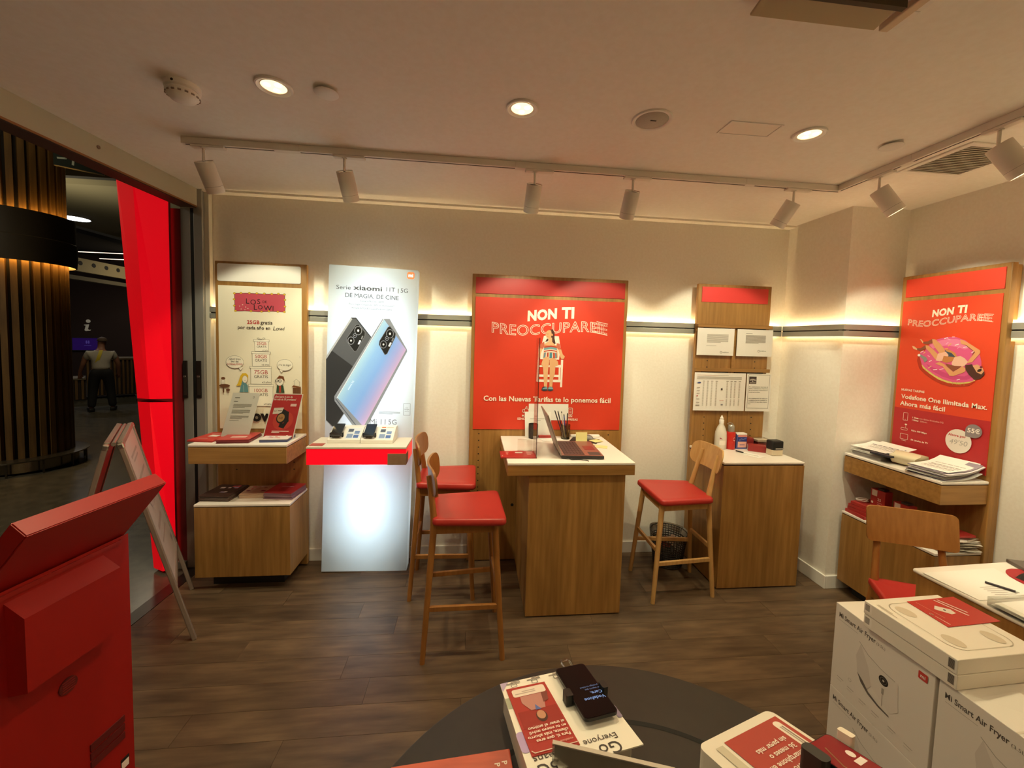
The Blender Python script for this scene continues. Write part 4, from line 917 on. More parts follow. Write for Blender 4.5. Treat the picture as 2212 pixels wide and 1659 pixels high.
MB().box(1.746, 2.357, 2.595, YP - .0005, .902, .918, .0035).build('white_top', M_LAM, cb)
def sheet(x0, x1, z0, z1, label, prints):
    t = thing('notice_sheet', ((x0 + x1) / 2, YP - .023, z0), label, 'notice', 'laminated notices on the oak board')
    MB().box(x0, x1, YP - .0245, YP - .0235, z0, z1).build('sheet', M_PAPER, t)
    for k in (.42, ): MB().box(x0 + (x1 - x0) * k, x0 + (x1 - x0) * (k + .18), YP - .026, YP - .0229, z1 - .001, z1 + .006).build('clip', glass('clip_plastic', (.9, .9, .88)), t)
    p = Print(back_plane(YP - .0247)); prints(p, lambda a: x0 + (x1 - x0) * a, lambda b: z0 + (z1 - z0) * b); p.build('printed_text', t)
def pA(p, U, V):
    p.bars(U(.26), U(.84), V(.46), V(.78), 10, 'A39C92', .5); p.rect(U(.25), U(.52), V(.35), V(.362), 'A39C92'); p.line(ell(U(.66), V(.12), .008, .008, 14), .002, '5A5550', True); p.text('vodafone', U(.70), V(.105), .014, '6A655F', 'l')
def pB(p, U, V):
    p.bars(U(.24), U(.80), V(.48), V(.79), 12, '9A938A', .6); p.rect(U(.24), U(.42), V(.84), V(.855), '8A837A'); p.line(ell(U(.62), V(.20), .008, .008, 14), .002, '5A5550', True); p.text('vodafone', U(.66), V(.185), .014, '6A655F', 'l')
def pC(p, U, V):
    p.rect(U(.05), U(.46), V(.93), V(.938), 'C07858'); p.rect(U(.46), U(.66), V(.93), V(.938), '9A938A'); p.bars(U(.05), U(.92), V(.82), V(.90), 4, 'ACA59B', .5, False)
    for k, x in enumerate((.16, .24, .32, .41, .62, .70, .77, .86)):
        p.rect(U(x), U(x + .045), V(.77), V(.785), '8A837A'); p.bars(U(x + .006), U(x + .034), V(.34 if x > .5 else .12), V(.75), 22 if x < .5 else 14, 'B9B2A8', .4, False)
        if x > .5: p.bars(U(x + .006), U(x + .034), V(.12), V(.30), 6, 'B9B2A8', .4, False)
    p.poly(ell(U(.09), V(.735), .016, .006, 16, .1), '3A4E8A')
    for z in (.60, .52, .45, .30, .21): p.rect(U(.05), U(.11), V(z), V(z + .012), '9A8F86')
    p.rect(U(.05), U(.08), V(.38), V(.40), 'B04048'); p.rect(U(.04), U(.115), V(.135), V(.15), '3A3532'); p.rect(U(.50), U(.58), V(.27), V(.28), 'C07868'); p.rect(U(.53), U(.57), V(.15), V(.18), '8A8A90')
    ax, az = U(.535), V(.575); p.poly([(ax - .008, az + .004), (ax - .004, az + .008), (ax, az + .006), (ax + .004, az + .008), (ax + .007, az + .005), (ax + .005, az), (ax + .008, az - .004), (ax + .004, az - .010), (ax, az - .008), (ax - .004, az - .010), (ax - .008, az - .004)], '3A302C'); p.poly([(ax, az + .009), (ax + .004, az + .013), (ax + .003, az + .009)], '3A302C')
def pD(p, U, V):
    p.line([(U(.07), V(.08)), (U(.93), V(.08)), (U(.93), V(.97)), (U(.07), V(.97))], .002, '5A5048', True)
    p.rect(U(.09), U(.39), V(.73), V(.925), '4A3A36'); 
    for r in (.022, .030): p.line([(U(.24) + r * cos(radians(a)), V(.79) + .7 * r * sin(radians(a))) for a in range(25, 160, 15)], .004, 'E8E0D6')
    p.rect(U(.22), U(.26), V(.79), V(.82), 'E8E0D6'); p.rect(U(.12), U(.36), V(.755), V(.765), 'E8E0D6')
    for k, s in enumerate(('Este establecimiento tiene hojas de', 'quejas y reclamaciones a disposición', 'de las personas consumidoras o', 'usuarias que las soliciten.')): p.text(s, U(.10), V(.64 - .047 * k), .0095, '3A342F', 'l', .02, width=U(.88) - U(.10) if k < 3 else None)
    for k, s in enumerate(('This establishment has claim and', 'complaint forms available to', 'consumers or users that request', 'them.')): p.text(s, U(.10), V(.33 - .047 * k), .0095, '3A342F', 'l', .02, width=U(.88) - U(.10) if k < 3 else None)
sheet(1.750, 2.060, 1.651, 1.866, 'upper left white notice on the oak board', pA)
sheet(2.085, 2.391, 1.651, 1.865, 'upper right white notice on the oak board, shiny', pB)
sheet(1.745, 2.180, 1.207, 1.512, 'wide price table sheet at the lower left of the oak board', pC)
sheet(2.190, 2.402, 1.206, 1.511, 'narrow framed notice with dark square emblem on the oak board', pD)

# things on the corner cabinet
Z4 = .9185
sb = thing('spray_bottle', (1.952, 2.98, Z4), 'white translucent gel bottle with nozzle on the corner cabinet', 'bottle')
MB().lathe([(.040, 0), (.044, .008), (.044, .10), (.041, .13), (.030, .165), (.017, .19), (.015, .205)], (1.955, 2.97, Z4), 28).build('bottle', paint('DDD6CA', .3), sb, True)
MB().lathe([(.0175, .200), (.0175, .225), (.014, .23)], (1.955, 2.97, Z4), 20).build('cap', M_WHITE, sb, True)
MB().lathe([(.010, .229), (.013, .24), (.008, .25), (.003, .262)], (1.955, 2.97, Z4), 16).build('nozzle', M_WHITE, sb, True)
mb = MB()
mb.grid(lambda a, b: Vector((1.955 + .0446 * sin(-.75 + 1.1 * a), 2.97 - .0446 * cos(-.75 + 1.1 * a), Z4 + .035 + .035 * b)), 8, 1); mb.build('label', paint('EDE6DC', .5), sb)
mb = MB(); mb.grid(lambda a, b: Vector((1.955 + .0447 * sin(-.7 + .5 * a), 2.97 - .0447 * cos(-.7 + .5 * a), Z4 + .082 + .012 * b * (1 - a))), 6, 1); mb.build('pink_mark', paint('B8586A', .5), sb)
rbt = thing('flask', (2.025, 2.955, Z4), 'red flask with steel screw cap on the corner cabinet', 'bottle')
MB().lathe([(.033, 0), (.0345, .004), (.0345, .128), (.031, .136)], (2.028, 2.955, Z4), 28).build('body', paint('C2281E', .3), rbt, True)
MB().lathe([(.022, .136), (.024, .142), (.024, .178), (.021, .186), (.016, .192)], (2.028, 2.955, Z4), 24).build('steel_cap', M_STEEL, rbt, True)
MB().tube([(2.028 - .02, 2.955, Z4 + .184), (2.028 - .032, 2.955, Z4 + .20), (2.028 - .012, 2.955, Z4 + .208), (2.028 + .01, 2.955, Z4 + .20), (2.028 + .02, 2.955, Z4 + .184)], .003).build('carry_loop', M_STEEL, rbt, True)
p = Print(lambda u, v, h: (2.028 + .0346 * sin(u), 2.955 - .0346 * cos(u) - .0004, v))
p.line([(.30 + .28 * cos(a * pi / 8), Z4 + .083 + .012 * sin(a * pi / 8)) for a in range(17)], .0045, 'F2E8E2'); p.rect(-.25, .75, Z4 + .055, Z4 + .059, 'E8C8C0'); p.build('emblem', rbt)
bx = thing('carton', (2.115, 2.965, Z4), 'blue and pink carton on the corner cabinet', 'carton')
MB().box(2.072, 2.160, 2.945, 2.99, Z4 + .0005, Z4 + .118, .001).build('box', paint('4A5AA0', .4), bx)
MB().box(2.073, 2.159, 2.944, 2.989, Z4 + .112, Z4 + .124, .001).build('lid_flap', M_PAPER, bx)
p = Print(back_plane(2.9445)); p.rect(2.084, 2.159, Z4 + .096, Z4 + .112, 'D88A84'); p.rect(2.082, 2.159, Z4 + .062, Z4 + .095, '2A3A8C'); p.rect(2.084, 2.157, Z4 + .012, Z4 + .058, 'E8B4A8'); p.line([(2.092, Z4 + .072), (2.11, Z4 + .082), (2.13, Z4 + .079), (2.155, Z4 + .088)], .003, '8A9AC8'); p.line([(2.095, Z4 + .068), (2.12, Z4 + .074), (2.15, Z4 + .080)], .002, '8A9AC8'); p.rect(2.10, 2.142, Z4 + .030, Z4 + .036, '5A5A98'); p.build('printed_front', bx)
def small_box(name, c, w, d, h, r, m, label, extra=None, grp=None):
    t = thing(name, c, label, name.split('_')[-1], grp, r, True)
    MB().box(-w / 2, w / 2, -d / 2, d / 2, .0005, h, .0012).build('box', m, t)
    if extra: extra(t)
    return t
def barcode(t):
    p = Print(lambda u, v, h: (-.061 - h, -u, v)); p.rect(-.022, .022, .008, .045, 'E6DED6'); p.bars(-.016, .016, .012, .04, 6, '8A8278', .5, False); p.build('white_label', t)
small_box('red_box', (2.20, 2.885, Z4), .12, .06, .05, -.52, paint('962B2A', .4), 'long dark red box lying beside the stamp on the corner cabinet', barcode)
small_box('red_box', (2.19, 2.985, Z4), .07, .07, .085, -.2, paint('8A2C2C', .4), 'square dark red box behind the long red box')
cbx = thing('clear_box', (2.285, 2.95, Z4), 'clear plastic box with red cards behind the stamp', 'box')
MB().box(2.235, 2.34, 2.92, 3.0, Z4 + .001, Z4 + .085, .004).build('case', glass('case_plastic', (.95, .93, .9), .1, .4), cbx)
MB().box(2.245, 2.33, 2.93, 2.99, Z4 + .003, Z4 + .055, .002).build('red_cards', paint('8A3432', .5), cbx); MB().box(2.24, 2.335, 2.925, 2.995, Z4 + .058, Z4 + .078, .004).build('paper_wad', paint('DCCDB8', .6), cbx)
stp = thing('rubber_stamp', (2.27, 2.785, Z4), 'black and cream self inking stamp at the right of the corner cabinet', 'stamp', None, .05, True)
MB().box(-.043, .043, -.033, .033, .0005, .052, .004).build('base', paint('CFC2A8', .4), stp)
MB().box(-.046, .046, -.036, .036, .04, .112, .010).build('handle', M_BLACK, stp); MB().box(-.022, .047, -.0368, -.035, .05, .058).build('grey_band', paint('A8A29A', .4), stp)
pp = thing('paper_slip', (2.08, 2.79, Z4), 'white paper slip under the pen on the corner cabinet', 'paper')
MB().box(-.045, .045, -.075, .075, .0005, .0018, M=Matrix.Translation((2.085, 2.775, Z4)) @ Matrix.Rotation(.42, 4, 'Z')).build('slip', M_PAPER, pp)
pn = thing('pen', (2.06, 2.8, Z4 + .002), 'black and white pen lying on the paper slip', 'pen')
MB().cyl((2.020, 2.87, Z4 + .007), (2.045, 2.815, Z4 + .007), .005, seg=10).build('cap', M_BLACK, pn, True); MB().cyl((2.045, 2.815, Z4 + .0065), (2.105, 2.735, Z4 + .0065), .0042, seg=10).build('barrel', M_PAPER, pn, True)
stl = thing('stapler', (1.81, 2.95, Z4), 'black stapler at the left end of the corner cabinet', 'stapler', None, .35, True)
MB().box(-.075, .075, -.018, .018, .0005, .012, .004).build('base', M_BLACK, stl); MB().box(-.07, .07, -.014, .014, .016, .036, .006, M=Matrix.Rotation(radians(-5), 4, 'Y')).build('arm', M_DARK, stl); MB().box(.05, .07, -.014, .014, .010, .02).build('pivot', M_STEEL, stl)

# waste bin
bn = thing('waste_bin', (1.595, 2.955, 0), 'round dark mesh waste bin lined with a bag on the floor', 'waste bin')
bc = (1.555, 2.955, 0)
bn.location = bc; ORG[bn.name] = Vector(bc)
def rad(z): return .105 + .035 * z / .27
mb = MB()
for k in range(15):
    z = .012 + .245 * k / 14; r = rad(z); mb.tube([(bc[0] + r * cos(2 * pi * i / 28), bc[1] + r * sin(2 * pi * i / 28), z) for i in range(28)], .004, 5, True)
for i in range(40):
    a = 2 * pi * i / 40; mb.tube([(bc[0] + rad(z) * cos(a), bc[1] + rad(z) * sin(a), z) for z in (.005, .13, .26)], .0032, 5)
mb.build('basket', paint('2B2422', .5), bn, kind='stuff')
MB().lathe([(.104, 0), (.107, .008)], bc, 28).build('bottom', M_BLACK, bn)
mb = MB()
mb.grid(lambda a, b: Vector((bc[0] + (.147 - .008 * b + .004 * sin(a * 40)) * cos(2 * pi * a), bc[1] + (.147 - .008 * b + .004 * sin(a * 40)) * sin(2 * pi * a), .268 - (.045 + .025 * sin(a * 17) + .02 * sin(a * 6.28)) * b)), 44, 3)
mb.grid(lambda a, b: Vector((bc[0] + (.143 - .02 * b) * cos(2 * pi * a), bc[1] + (.143 - .02 * b) * sin(2 * pi * a), .268 - .05 * b)), 44, 2)
mb.build('bag', glass('thin_bag', (.82, .78, .72), .3, .9), bn, True)
for (x, y, z, r, cc, lb) in ((1.52, 2.935, .16, .4, 'A83A34', 'red crumpled card in the waste bin'), (1.58, 2.915, .18, -.5, 'DCD0C4', 'white crumpled paper in the waste bin')):
    t = thing('rubbish', (x, y, z), lb, 'rubbish', 'rubbish in the bin')
    MB().grid(lambda a, b: Vector((x, y, z)) + Matrix.Rotation(r, 3, 'Z') @ Vector((.10 * (a - .5), .07 * (b - .5), .04 * b + .018 * sin(9 * a + 4 * b))), 5, 4).build('scrap', paint(cc, .6), t)

# ---- right wall unit: board with poster, drawer shelf, low cabinet
XP = 2.925
RP = right_plane(XP - .0045)
def r5(y, z): return -y * .952, 1.728 + (z - 1.728) * .952          # (u, v) on the right board from measured (y, z)
u5 = thing('display_unit', (XP, 2.23, 0), 'oak display unit on the right wall with drawer shelf crowded with papers', 'display unit', 'oak display units')
MB().box(XP, XP + .038, 1.95, 2.522, .006, 2.235, .004).build('back_board', M_OAK, u5)
MB().box(XP + .041, XP + .072, 1.955, 2.517, .006, 1.80, .003).build('rear_batten', M_OAK, u5)
MB().box(XP + .041, XP + .072, 1.955, 2.517, 1.92, 2.225, .003).build('rear_batten', M_OAK, u5)
MB().box(XP - .0045, XP + .001, 1.973, 2.492, 2.092, 2.212).build('red_header', paint('D8402A', .45), u5)
s5 = MB().box(2.622, XP - .0005, 1.960, 2.555, .868, .979, .002).build('drawer_box', M_OAKH, u5)
MB().box(2.626, XP - .0005, 1.963, 2.552, .979, .985).build('shadow_gap', paint('3A2018', .6), s5)
MB().box(2.620, XP - .0005, 1.958, 2.556, .985, 1.001, .003).build('white_top', M_LAM, s5)
l5 = MB().box(2.624, XP - .0005, 1.962, 2.545, .085, .566, .002).build('cabinet_body', M_OAK, u5)
MB().box(2.628, XP - .0005, 1.965, 2.542, .566, .571).build('shadow_gap', paint('3A2018', .6), l5)
MB().box(2.622, XP - .0005, 1.960, 2.546, .571, .587, .003).build('white_top', M_LAM, l5)
MB().box(2.70, XP - .01, 2.0, 2.5, 0, .085).build('plinth', M_DARK, l5)
po = thing('poster', (XP - .004, 2.24, 1.03), 'red poster of a sunbather on a pink swim ring, right wall', 'poster')
MB().box(XP - .0045, XP - .001, 1.975, 2.502, 1.03, 2.066).build('sheet', paint('DE4422', .5), po)
pr = Print(RP)
def R(l): return [r5(*q) for q in l]
def rfit(s, ya, yb, z, size, c, bold=0, outline=0, warp=None, slant=0.0):
    a = r5(ya, z); b = r5(yb, z); fit(pr, s, a[0], b[0], a[1], size, c, bold, outline, warp, slant)
pr.poly([(-2.502, 1.03), (-1.975, 1.03), (-1.975, r5(0, 1.324)[1]), (-2.502, r5(0, 1.322)[1])], 'B5262A')
rfit('NON', 2.437, 2.315, 1.965, .058, CR, .05, 0, lambda x, y: (x, y + (x + 2.32) * .10), .06); rfit('TI', 2.296, 2.245, 1.982, .062, CR, .05, 0, None, .06)
P5 = [(-2.47, 1.908), (-2.385, 1.890), (-2.32, 1.892), (-2.21, 1.911), (-2.10, 1.923), (-2.00, 1.906)]
sw5 = smooth_warp(P5, 0)
pr.cut('headline', po)
fit(pr, 'PREOCCUPARE', -2.462, -2.058, 0, .056, CR, .03, .018, sw5, .05)
for k, x in enumerate((-2.072, -2.052, -2.037)): fit(pr, 'E', x, x + .031 - .004 * k, .002, .053, CR, .02, .012, sw5, .05)
pr.line([sw5(-2.05, .043), sw5(-2.008, .043)], .002, CR); pr.line([sw5(-2.05, .001), sw5(-2.008, .001)], .002, CR)
pr.cut('headline', po)
# swim ring with sunbather; picture coordinates of the crop turned into poster coordinates
def D(l): return [(-.952 * (2.298 - (x - 960) / 7.542 * .00255), 1.728 + ((1.673 - (y - 1055) / 7.542 * .00297) - 1.728) * .952) for x, y in l]
pk = 'D8568C'
ring_o = [(480, 900), (560, 780), (680, 700), (850, 660), (1000, 665), (1150, 720), (1280, 830), (1370, 920), (1410, 1040), (1420, 1180), (1380, 1290), (1300, 1360), (1150, 1390), (1000, 1400), (850, 1370), (700, 1310), (560, 1230), (480, 1170), (440, 1130), (390, 1000), (400, 920)]
pr.poly(D([(x - 40, y + 75) for x, y in ring_o]), 'B03218')
pr.poly(D([(440, 1140), (560, 1190), (720, 1260), (860, 1330), (1020, 1370), (1200, 1365), (1350, 1310), (1345, 1345), (1250, 1395), (1100, 1425), (930, 1420), (760, 1375), (600, 1290), (470, 1200)]), 'D9C46A')
for k in range(12): x = 520 + k * 60; y = 1190 + min(k, 8) * 24; pr.line(D([(x, y), (x + 6, y + 55)]), .0022, 'A8924A', False, False)
pr.poly(D(ring_o), pk); pr.poly(D([(560, 800), (700, 730), (860, 690), (1010, 695), (1140, 740), (1240, 820), (1150, 860), (1000, 820), (860, 800), (720, 820), (620, 860)]), 'E27CA6')
pr.poly(D([(520, 1120), (660, 1180), (820, 1240), (1000, 1290), (1180, 1290), (1300, 1220), (1380, 1150), (1370, 1260), (1220, 1340), (1000, 1360), (820, 1320), (640, 1240)]), 'C8447E')
pr.poly(D([(830, 880), (900, 880), (980, 920), (1030, 980), (1020, 1040), (930, 1030), (840, 980)]), '3A4A5E'); pr.poly(D([(830, 870), (900, 868), (1000, 920), (1040, 985), (1010, 985), (940, 920), (860, 900)]), 'C98A4A')
pr.up()
for x, y, dx, dy, cc in ((830, 680, 22, 10, 'F6E6EA'), (880, 700, 20, -14, 'F0A8C4'), (900, 790, 22, 24, 'E8B84A'), (855, 765, 16, 18, 'F0A8D0'), (1015, 787, 26, 10, 'F8F0F0'), (1155, 822, 30, 8, 'F0D8E8'), (850, 855, 22, 4, 'E8A83A'), (430, 915, 24, 16, 'F6E6EA'), (475, 932, 12, 14, 'E8C070'), (595, 1072, 20, 10, 'F6E6EA'), (595, 1175, 26, 24, 'E8C080'), (693, 1213, 30, 6, 'F8F0F0'), (800, 1198, 30, 10, 'F4C8E0'), (1090, 1350, 20, 10, 'F6E6EA'), (1050, 830, 18, 20, 'E88AB8'), (1270, 900, 16, 14, 'F6D8E4'), (560, 990, 16, -10, 'F0A8C4'), (950, 660, 18, 0, 'F0B8C8')): pr.line(D([(x - dx, y + dy * .8), (x + dx, y - dy * .8)]), .0042, cc, False, False)
skd, skl = '8A4A34', 'D99A6A'
pr.poly(D([(430, 745), (520, 735), (600, 690), (640, 700), (600, 770), (520, 785), (450, 780)]), skd); pr.poly(D([(370, 700), (400, 700), (440, 745), (430, 770), (400, 730)]), 'E8B890')
pr.poly(D([(300, 860), (400, 855), (490, 795), (530, 830), (470, 880), (390, 905), (320, 885)]), skd); pr.poly(D([(235, 820), (280, 825), (340, 870), (330, 890), (260, 865)]), 'E8B890')
pr.poly(D([(595, 695), (650, 700), (740, 770), (820, 860), (840, 920), (740, 930), (660, 840), (610, 770)]), skl); pr.poly(D([(485, 800), (540, 810), (640, 880), (740, 970), (760, 1060), (680, 1040), (580, 930), (500, 860)]), skl)
pr.poly(D([(720, 940), (850, 905), (900, 960), (860, 1040), (760, 1070), (690, 1060)]), 'E8B4A0'); pr.poly(D([(820, 975), (1000, 990), (985, 1050), (880, 1090), (800, 1070)]), 'C07A44')
pr.poly(D([(1000, 990), (1090, 965), (1160, 1000), (1220, 1060), (1160, 1130), (1060, 1160), (980, 1130), (960, 1090)]), 'E6B8A4')
pr.poly(D([(1060, 700), (1130, 720), (1220, 770), (1380, 870), (1385, 910), (1280, 1060), (1200, 1080), (1230, 1020), (1310, 900), (1180, 800), (1080, 770)]), skl); pr.poly(D([(1130, 770), (1180, 800), (1310, 900), (1260, 960), (1290, 890), (1190, 820)]), skd)
pr.poly(D([(690, 1110), (760, 1080), (840, 1110), (1000, 1230), (1140, 1130), (1200, 1170), (1180, 1220), (1010, 1300), (950, 1300), (820, 1150), (740, 1130)]), skl); pr.poly(D([(860, 1100), (1020, 1130), (1130, 1130), (1000, 1225), (900, 1150)]), skd)
pr.poly(D([(1180, 1110), (1280, 1090), (1320, 1130), (1400, 1150), (1470, 1190), (1475, 1240), (1420, 1310), (1340, 1330), (1250, 1260), (1190, 1180)]), '4A2820'); pr.poly(D([(1290, 1110), (1360, 1090), (1440, 1130), (1465, 1190), (1430, 1240), (1360, 1210), (1320, 1150)]), 'D8A078'); pr.poly(D(ell(1400, 1180, 36, 22, 14, -.5)), '2A1A1C'); pr.poly(D(ell(1420, 1130, 22, 18, 12)), '7A2A38')
pr.poly(D([(350, 980), (390, 955), (440, 975), (520, 1010), (550, 1060), (500, 1105), (460, 1040), (400, 1000)]), '8A8A86'); pr.poly(D(ell(385, 978, 26, 22, 12)), 'F0ECE6')
pr.cut('swim_ring_picture', po)
rfit('NUEVAS TARIFAS', 2.587, 2.438, 1.446, .020, CR, .03); pr.cut('caption', po); rfit('Vodafone One Ilimitada Max.', 2.585, 2.094, 1.391, .040, CR, .025); rfit('Ahora más fácil', 2.588, 2.309, 1.342, .040, CR, .025)
pr.cut('caption', po)
a = r5(2.544, 1.264); pr.line(rrect(a[0] - .014, a[0] + .014, a[1] - .026, a[1] + .026, .004, 2), .002, CR, True); pr.line([(a[0] - .004, a[1] - .02), (a[0] + .004, a[1] - .02)], .0015, CR)
a = r5(2.545, 1.180); pr.line(rrect(a[0] - .021, a[0] + .019, a[1] - .012, a[1] + .002, .004, 2), .002, CR, True); pr.line([(a[0] + .008, a[1] + .004), (a[0] + .008, a[1] + .022)], .0018, CR); pr.poly(ell(a[0] + .008, a[1] + .027, .008, .005, 10), CR)
a = r5(2.543, 1.112); pr.line(rrect(a[0] - .024, a[0] + .024, a[1] - .010, a[1] + .026, .003, 2), .002, CR, True); pr.line([(a[0] - .014, a[1] - .019), (a[0] + .014, a[1] - .019)], .002, CR)
def rl_(s, y, z, size, c=CR, b=0.0): a = r5(y, z); pr.text(s, a[0], a[1], size, c, 'l', b)
rl_('1 línea con datos ilimitados 5G', 2.497, 1.262, .0145, 'E8B8AC'); rl_('1 línea', 2.497, 1.262, .0145, CR, .02); rl_('1 línea', 2.498, 1.244, .0145, CR, .02); rl_('        15GB + 200min', 2.498, 1.244, .0145, 'E8B8AC'); rl_('Fibra 600 Mbps', 2.497, 1.170, .0145, CR, .02); rl_('50 canales de TV', 2.496, 1.105, .0145, CR, .02)
pr.cut('tariff_list', po)
a = r5(2.221, 1.168); pr.poly(ell(a[0], a[1], .066, .072, 34), 'E4DAD2'); pr.text('Ahora por', a[0] - .008, a[1] + .026, .020, 'B5262A', bold=.03); pr.text("49'50", a[0], a[1] - .022, .042, 'A8A29C', slant=.15)
a = r5(2.147, 1.249); pr.poly(ell(a[0], a[1], .040, .040, 28), '8A7F82'); pr.poly([(a[0] - .040, a[1]), (a[0] - .038, a[1] - .038), (a[0], a[1] - .040)], '8A7F82'); pr.text('55€', a[0], a[1] - .011, .036, 'F0E6E0', bold=.03)
pr.build('price_badges', po)

# papers and wrapping on the right shelf
Z5 = 1.0015
def sheaf(name, c, rot, n, w, d, thick, tops, label, tilt=0.0, fan=.02, curlb=0.0, lines=True, group=None):
    t = thing(name, c, label, 'papers', group, rot, True)
    for k in range(n):
        jx, jy, jr = random.uniform(-fan, fan), random.uniform(-fan, fan), random.uniform(-fan, fan) * 4
        Mx = Matrix.Translation((jx, jy, k * thick)) @ Matrix.Rotation(jr, 4, 'Z')
        fn = lambda a, b: Mx @ Vector(((a - .5) * w, (b - .5) * d, thick * .5 + tilt * a + curlb * max(0, a - .45) ** 2))
        mb = MB(); mb.grid(fn, 6, 4)
        if k < n - 1: mb.grid(lambda a, b: fn(a, b) - Vector((0, 0, thick * .45)), 6, 4)
        mb.build('sheet', tops[k % len(tops)], t, True)
        if k == n - 1 and lines:
            p = Print(lambda u, v, h: fn(u, v) + Vector((0, 0, h)), .0006)
            for q in range(9): 
                for seg in range(5): p.rect(.12 + .075 * q, .124 + .022 * (q % 3) + .075 * q, .1 + seg * .15, .1 + (seg + 1) * .15 - (.02 if q % 3 else .0), 'A39A92' if q % 4 else '5A5058', False)
            p.build('printed_text', t)
    return t
sheaf('paper_pile', (2.745, 2.435, Z5), 0.04, 7, .20, .20, .006, [M_PAPER, paint('E0D6D8', .6), M_PAPER], 'thick pile of white folders and papers at the left of the right shelf', 0.0, .006)
bd = thing('dark_booklet', (2.72, 2.34, Z5 + .044), 'dark booklet sticking out under the top sheets of the left pile', 'booklet')
MB().box(-.085, .085, -.06, .06, .0, .012, .001, M=Matrix.Translation((2.72, 2.335, Z5 + .044)) @ Matrix.Rotation(.1, 4, 'Z')).build('cover', paint('2E2E38', .4), bd)
for k in range(2): sheaf('paper_sheet', (2.755 + .03 * k, 2.44 - .02 * k, Z5 + .058 + .003 * k), .12 - .1 * k, 1, .20, .22, .002, [M_PAPER], ('curled' if k else 'lower loose') + ' white printed sheet on top of the left paper pile', .01, .002, .05)
bw_ = thing('bubble_wrap', (2.755, 2.245, Z5), 'folded roll of shiny bubble wrap between the paper piles', 'bubble wrap')
Mw = Matrix.Translation((2.755, 2.245, Z5 + .001)) @ Matrix.Rotation(.25, 4, 'Z')
def wrapf(a, b):
    t_ = 2 * pi * a; rr = .036 * (1 - .10 * abs(b - .5)); return Mw @ Vector((.068 * cos(t_) * (1 + .1 * sin(3 * t_)), (b - .5) * .13 + .006 * sin(5 * t_), .044 + rr * 1.15 * sin(t_) + .0016 * sin(40 * b) * sin(22 * t_)))
MB().grid(wrapf, 44, 34).build('wrap', paint('D8CCAE', .22, spec=.7), bw_, True)
mb = MB()
for e in (0.0, 1.0): mb.poly([wrapf(k / 24, e) for k in range(24)])
mb.build('rolled_end', paint('C8BA98', .35), bw_)
sheaf('paper_pile', (2.765, 2.065, Z5), .10, 12, .27, .19, .0045, [M_PAPER, paint('E2D8DA', .6), paint('9A8F9C', .7), M_PAPER], 'fanned pile of printed sheets at the right of the right shelf', .008, .012, .10)
# low cabinet content: red packs and gift card boxes, cables
for k in range(4):
    leaflet_stack('red_pack', 2.735, 2.455 - .005 * k, .5885 + .022 * k, .20 - .01 * k, .15, .05 * (k - 1), 1, .021, paint('A8302C', .45), paint('A8302C', .45), 'red flat pack in the left stack on the low right cabinet, %s' % ('lowest', 'second from below', 'third from below', 'topmost')[k], 'pack')
def gift_box(x, y, z, h, label, num):
    t = thing('gift_card_box', (x, y, z), label, 'box', 'small red boxes on the low right cabinet')
    MB().box(x, x + .055, y - .048, y + .048, z, z + h, .001).build('box', paint('A62A2A', .45), t)
    p = Print(right_plane(x - .0003)); p.rect(-y - .04, -y - .004, z + h - .045, z + h - .005, 'D8CCC4'); p.text(str(num), -y + .0, z + h * .38, .024, 'E8D8CC', 'l', .03); p.poly(ell(-y - .034, z + h * .2, .008, .008, 12), 'E8D8CC'); p.rect(-y, -y + .03, z + h * .25, z + h * .28, 'D8A8A0'); p.rect(-y, -y + .02, z + h * .15, z + h * .18, 'D8A8A0')
    p.build('printed_front', t); 
    MB().box(x + .01, x + .05, y - .03, y + .01, z + h, z + h + .012, .001).build('lid_tab', paint('3A302C', .5), t)
    return t
MB_ = 0
gift_box(2.715, 2.385, .677, .115, 'small red box numbered 25 standing on the left red packs', 25)
gift_box(2.715, 2.235, .60, .16, 'small red box numbered 30 behind the chair back', 30)
gift_box(2.715, 2.13, .60, .12, 'small red box in the shade right of the box numbered 30', 15)
solo('red_pack', MB().box(2.70, 2.89, 2.08, 2.29, .588, .599, .001), paint('8A2A2A', .5), (2.8, 2.18, .588), 'flat red pack under the two shaded red boxes', 'pack')
wc = thing('white_cable', (2.70, 2.50, .65), 'coiled white cable at the left end of the low right cabinet', 'cable')
def coil(c, r, n, tiltm, jit=.006):
    P = []
    for k in range(n * 14):
        a = 2 * pi * k / 14; rr = r * (1 + .08 * sin(a * .37)); P.append(Vector(c) + tiltm @ Vector((rr * cos(a), rr * .8 * sin(a), .002 * (k / 14) + jit * sin(a * .6))))
    return P
MB().tube(coil((2.71, 2.485, .682), .035, 4, Matrix.Identity(3)), .0022, 6).build('coil', M_WHITE, wc, True)
wb = thing('paper_bag_stack', (2.80, 1.99, .588), 'crumpled stack of clear and white bags at the right end of the low cabinet', 'bags')
for k in range(9):
    zz_ = .590 + .008 * k; r_ = random.uniform(-.15, .15)
    MB().grid(lambda a, b: Vector((2.79, 2.015, zz_)) + Matrix.Rotation(r_, 3, 'Z') @ Vector(((a - .5) * .24, (b - .5) * .12, .006 * sin(7 * a + k) * sin(6 * b + 2 * k) + .03 * max(0, .3 - b) * (1 if k % 2 else -.6))), 8, 5).build('bag', paint(('D8CEC0', 'C8BBA8', 'E2DACE')[k % 3], .35), wb, True)
rdp = solo('red_pack', MB().box(2.72, 2.9, 1.975, 2.075, .665, .677, .001), paint('B0302C', .45), (2.81, 2.02, .665), 'red pack lying on the crumpled bag stack', 'pack')

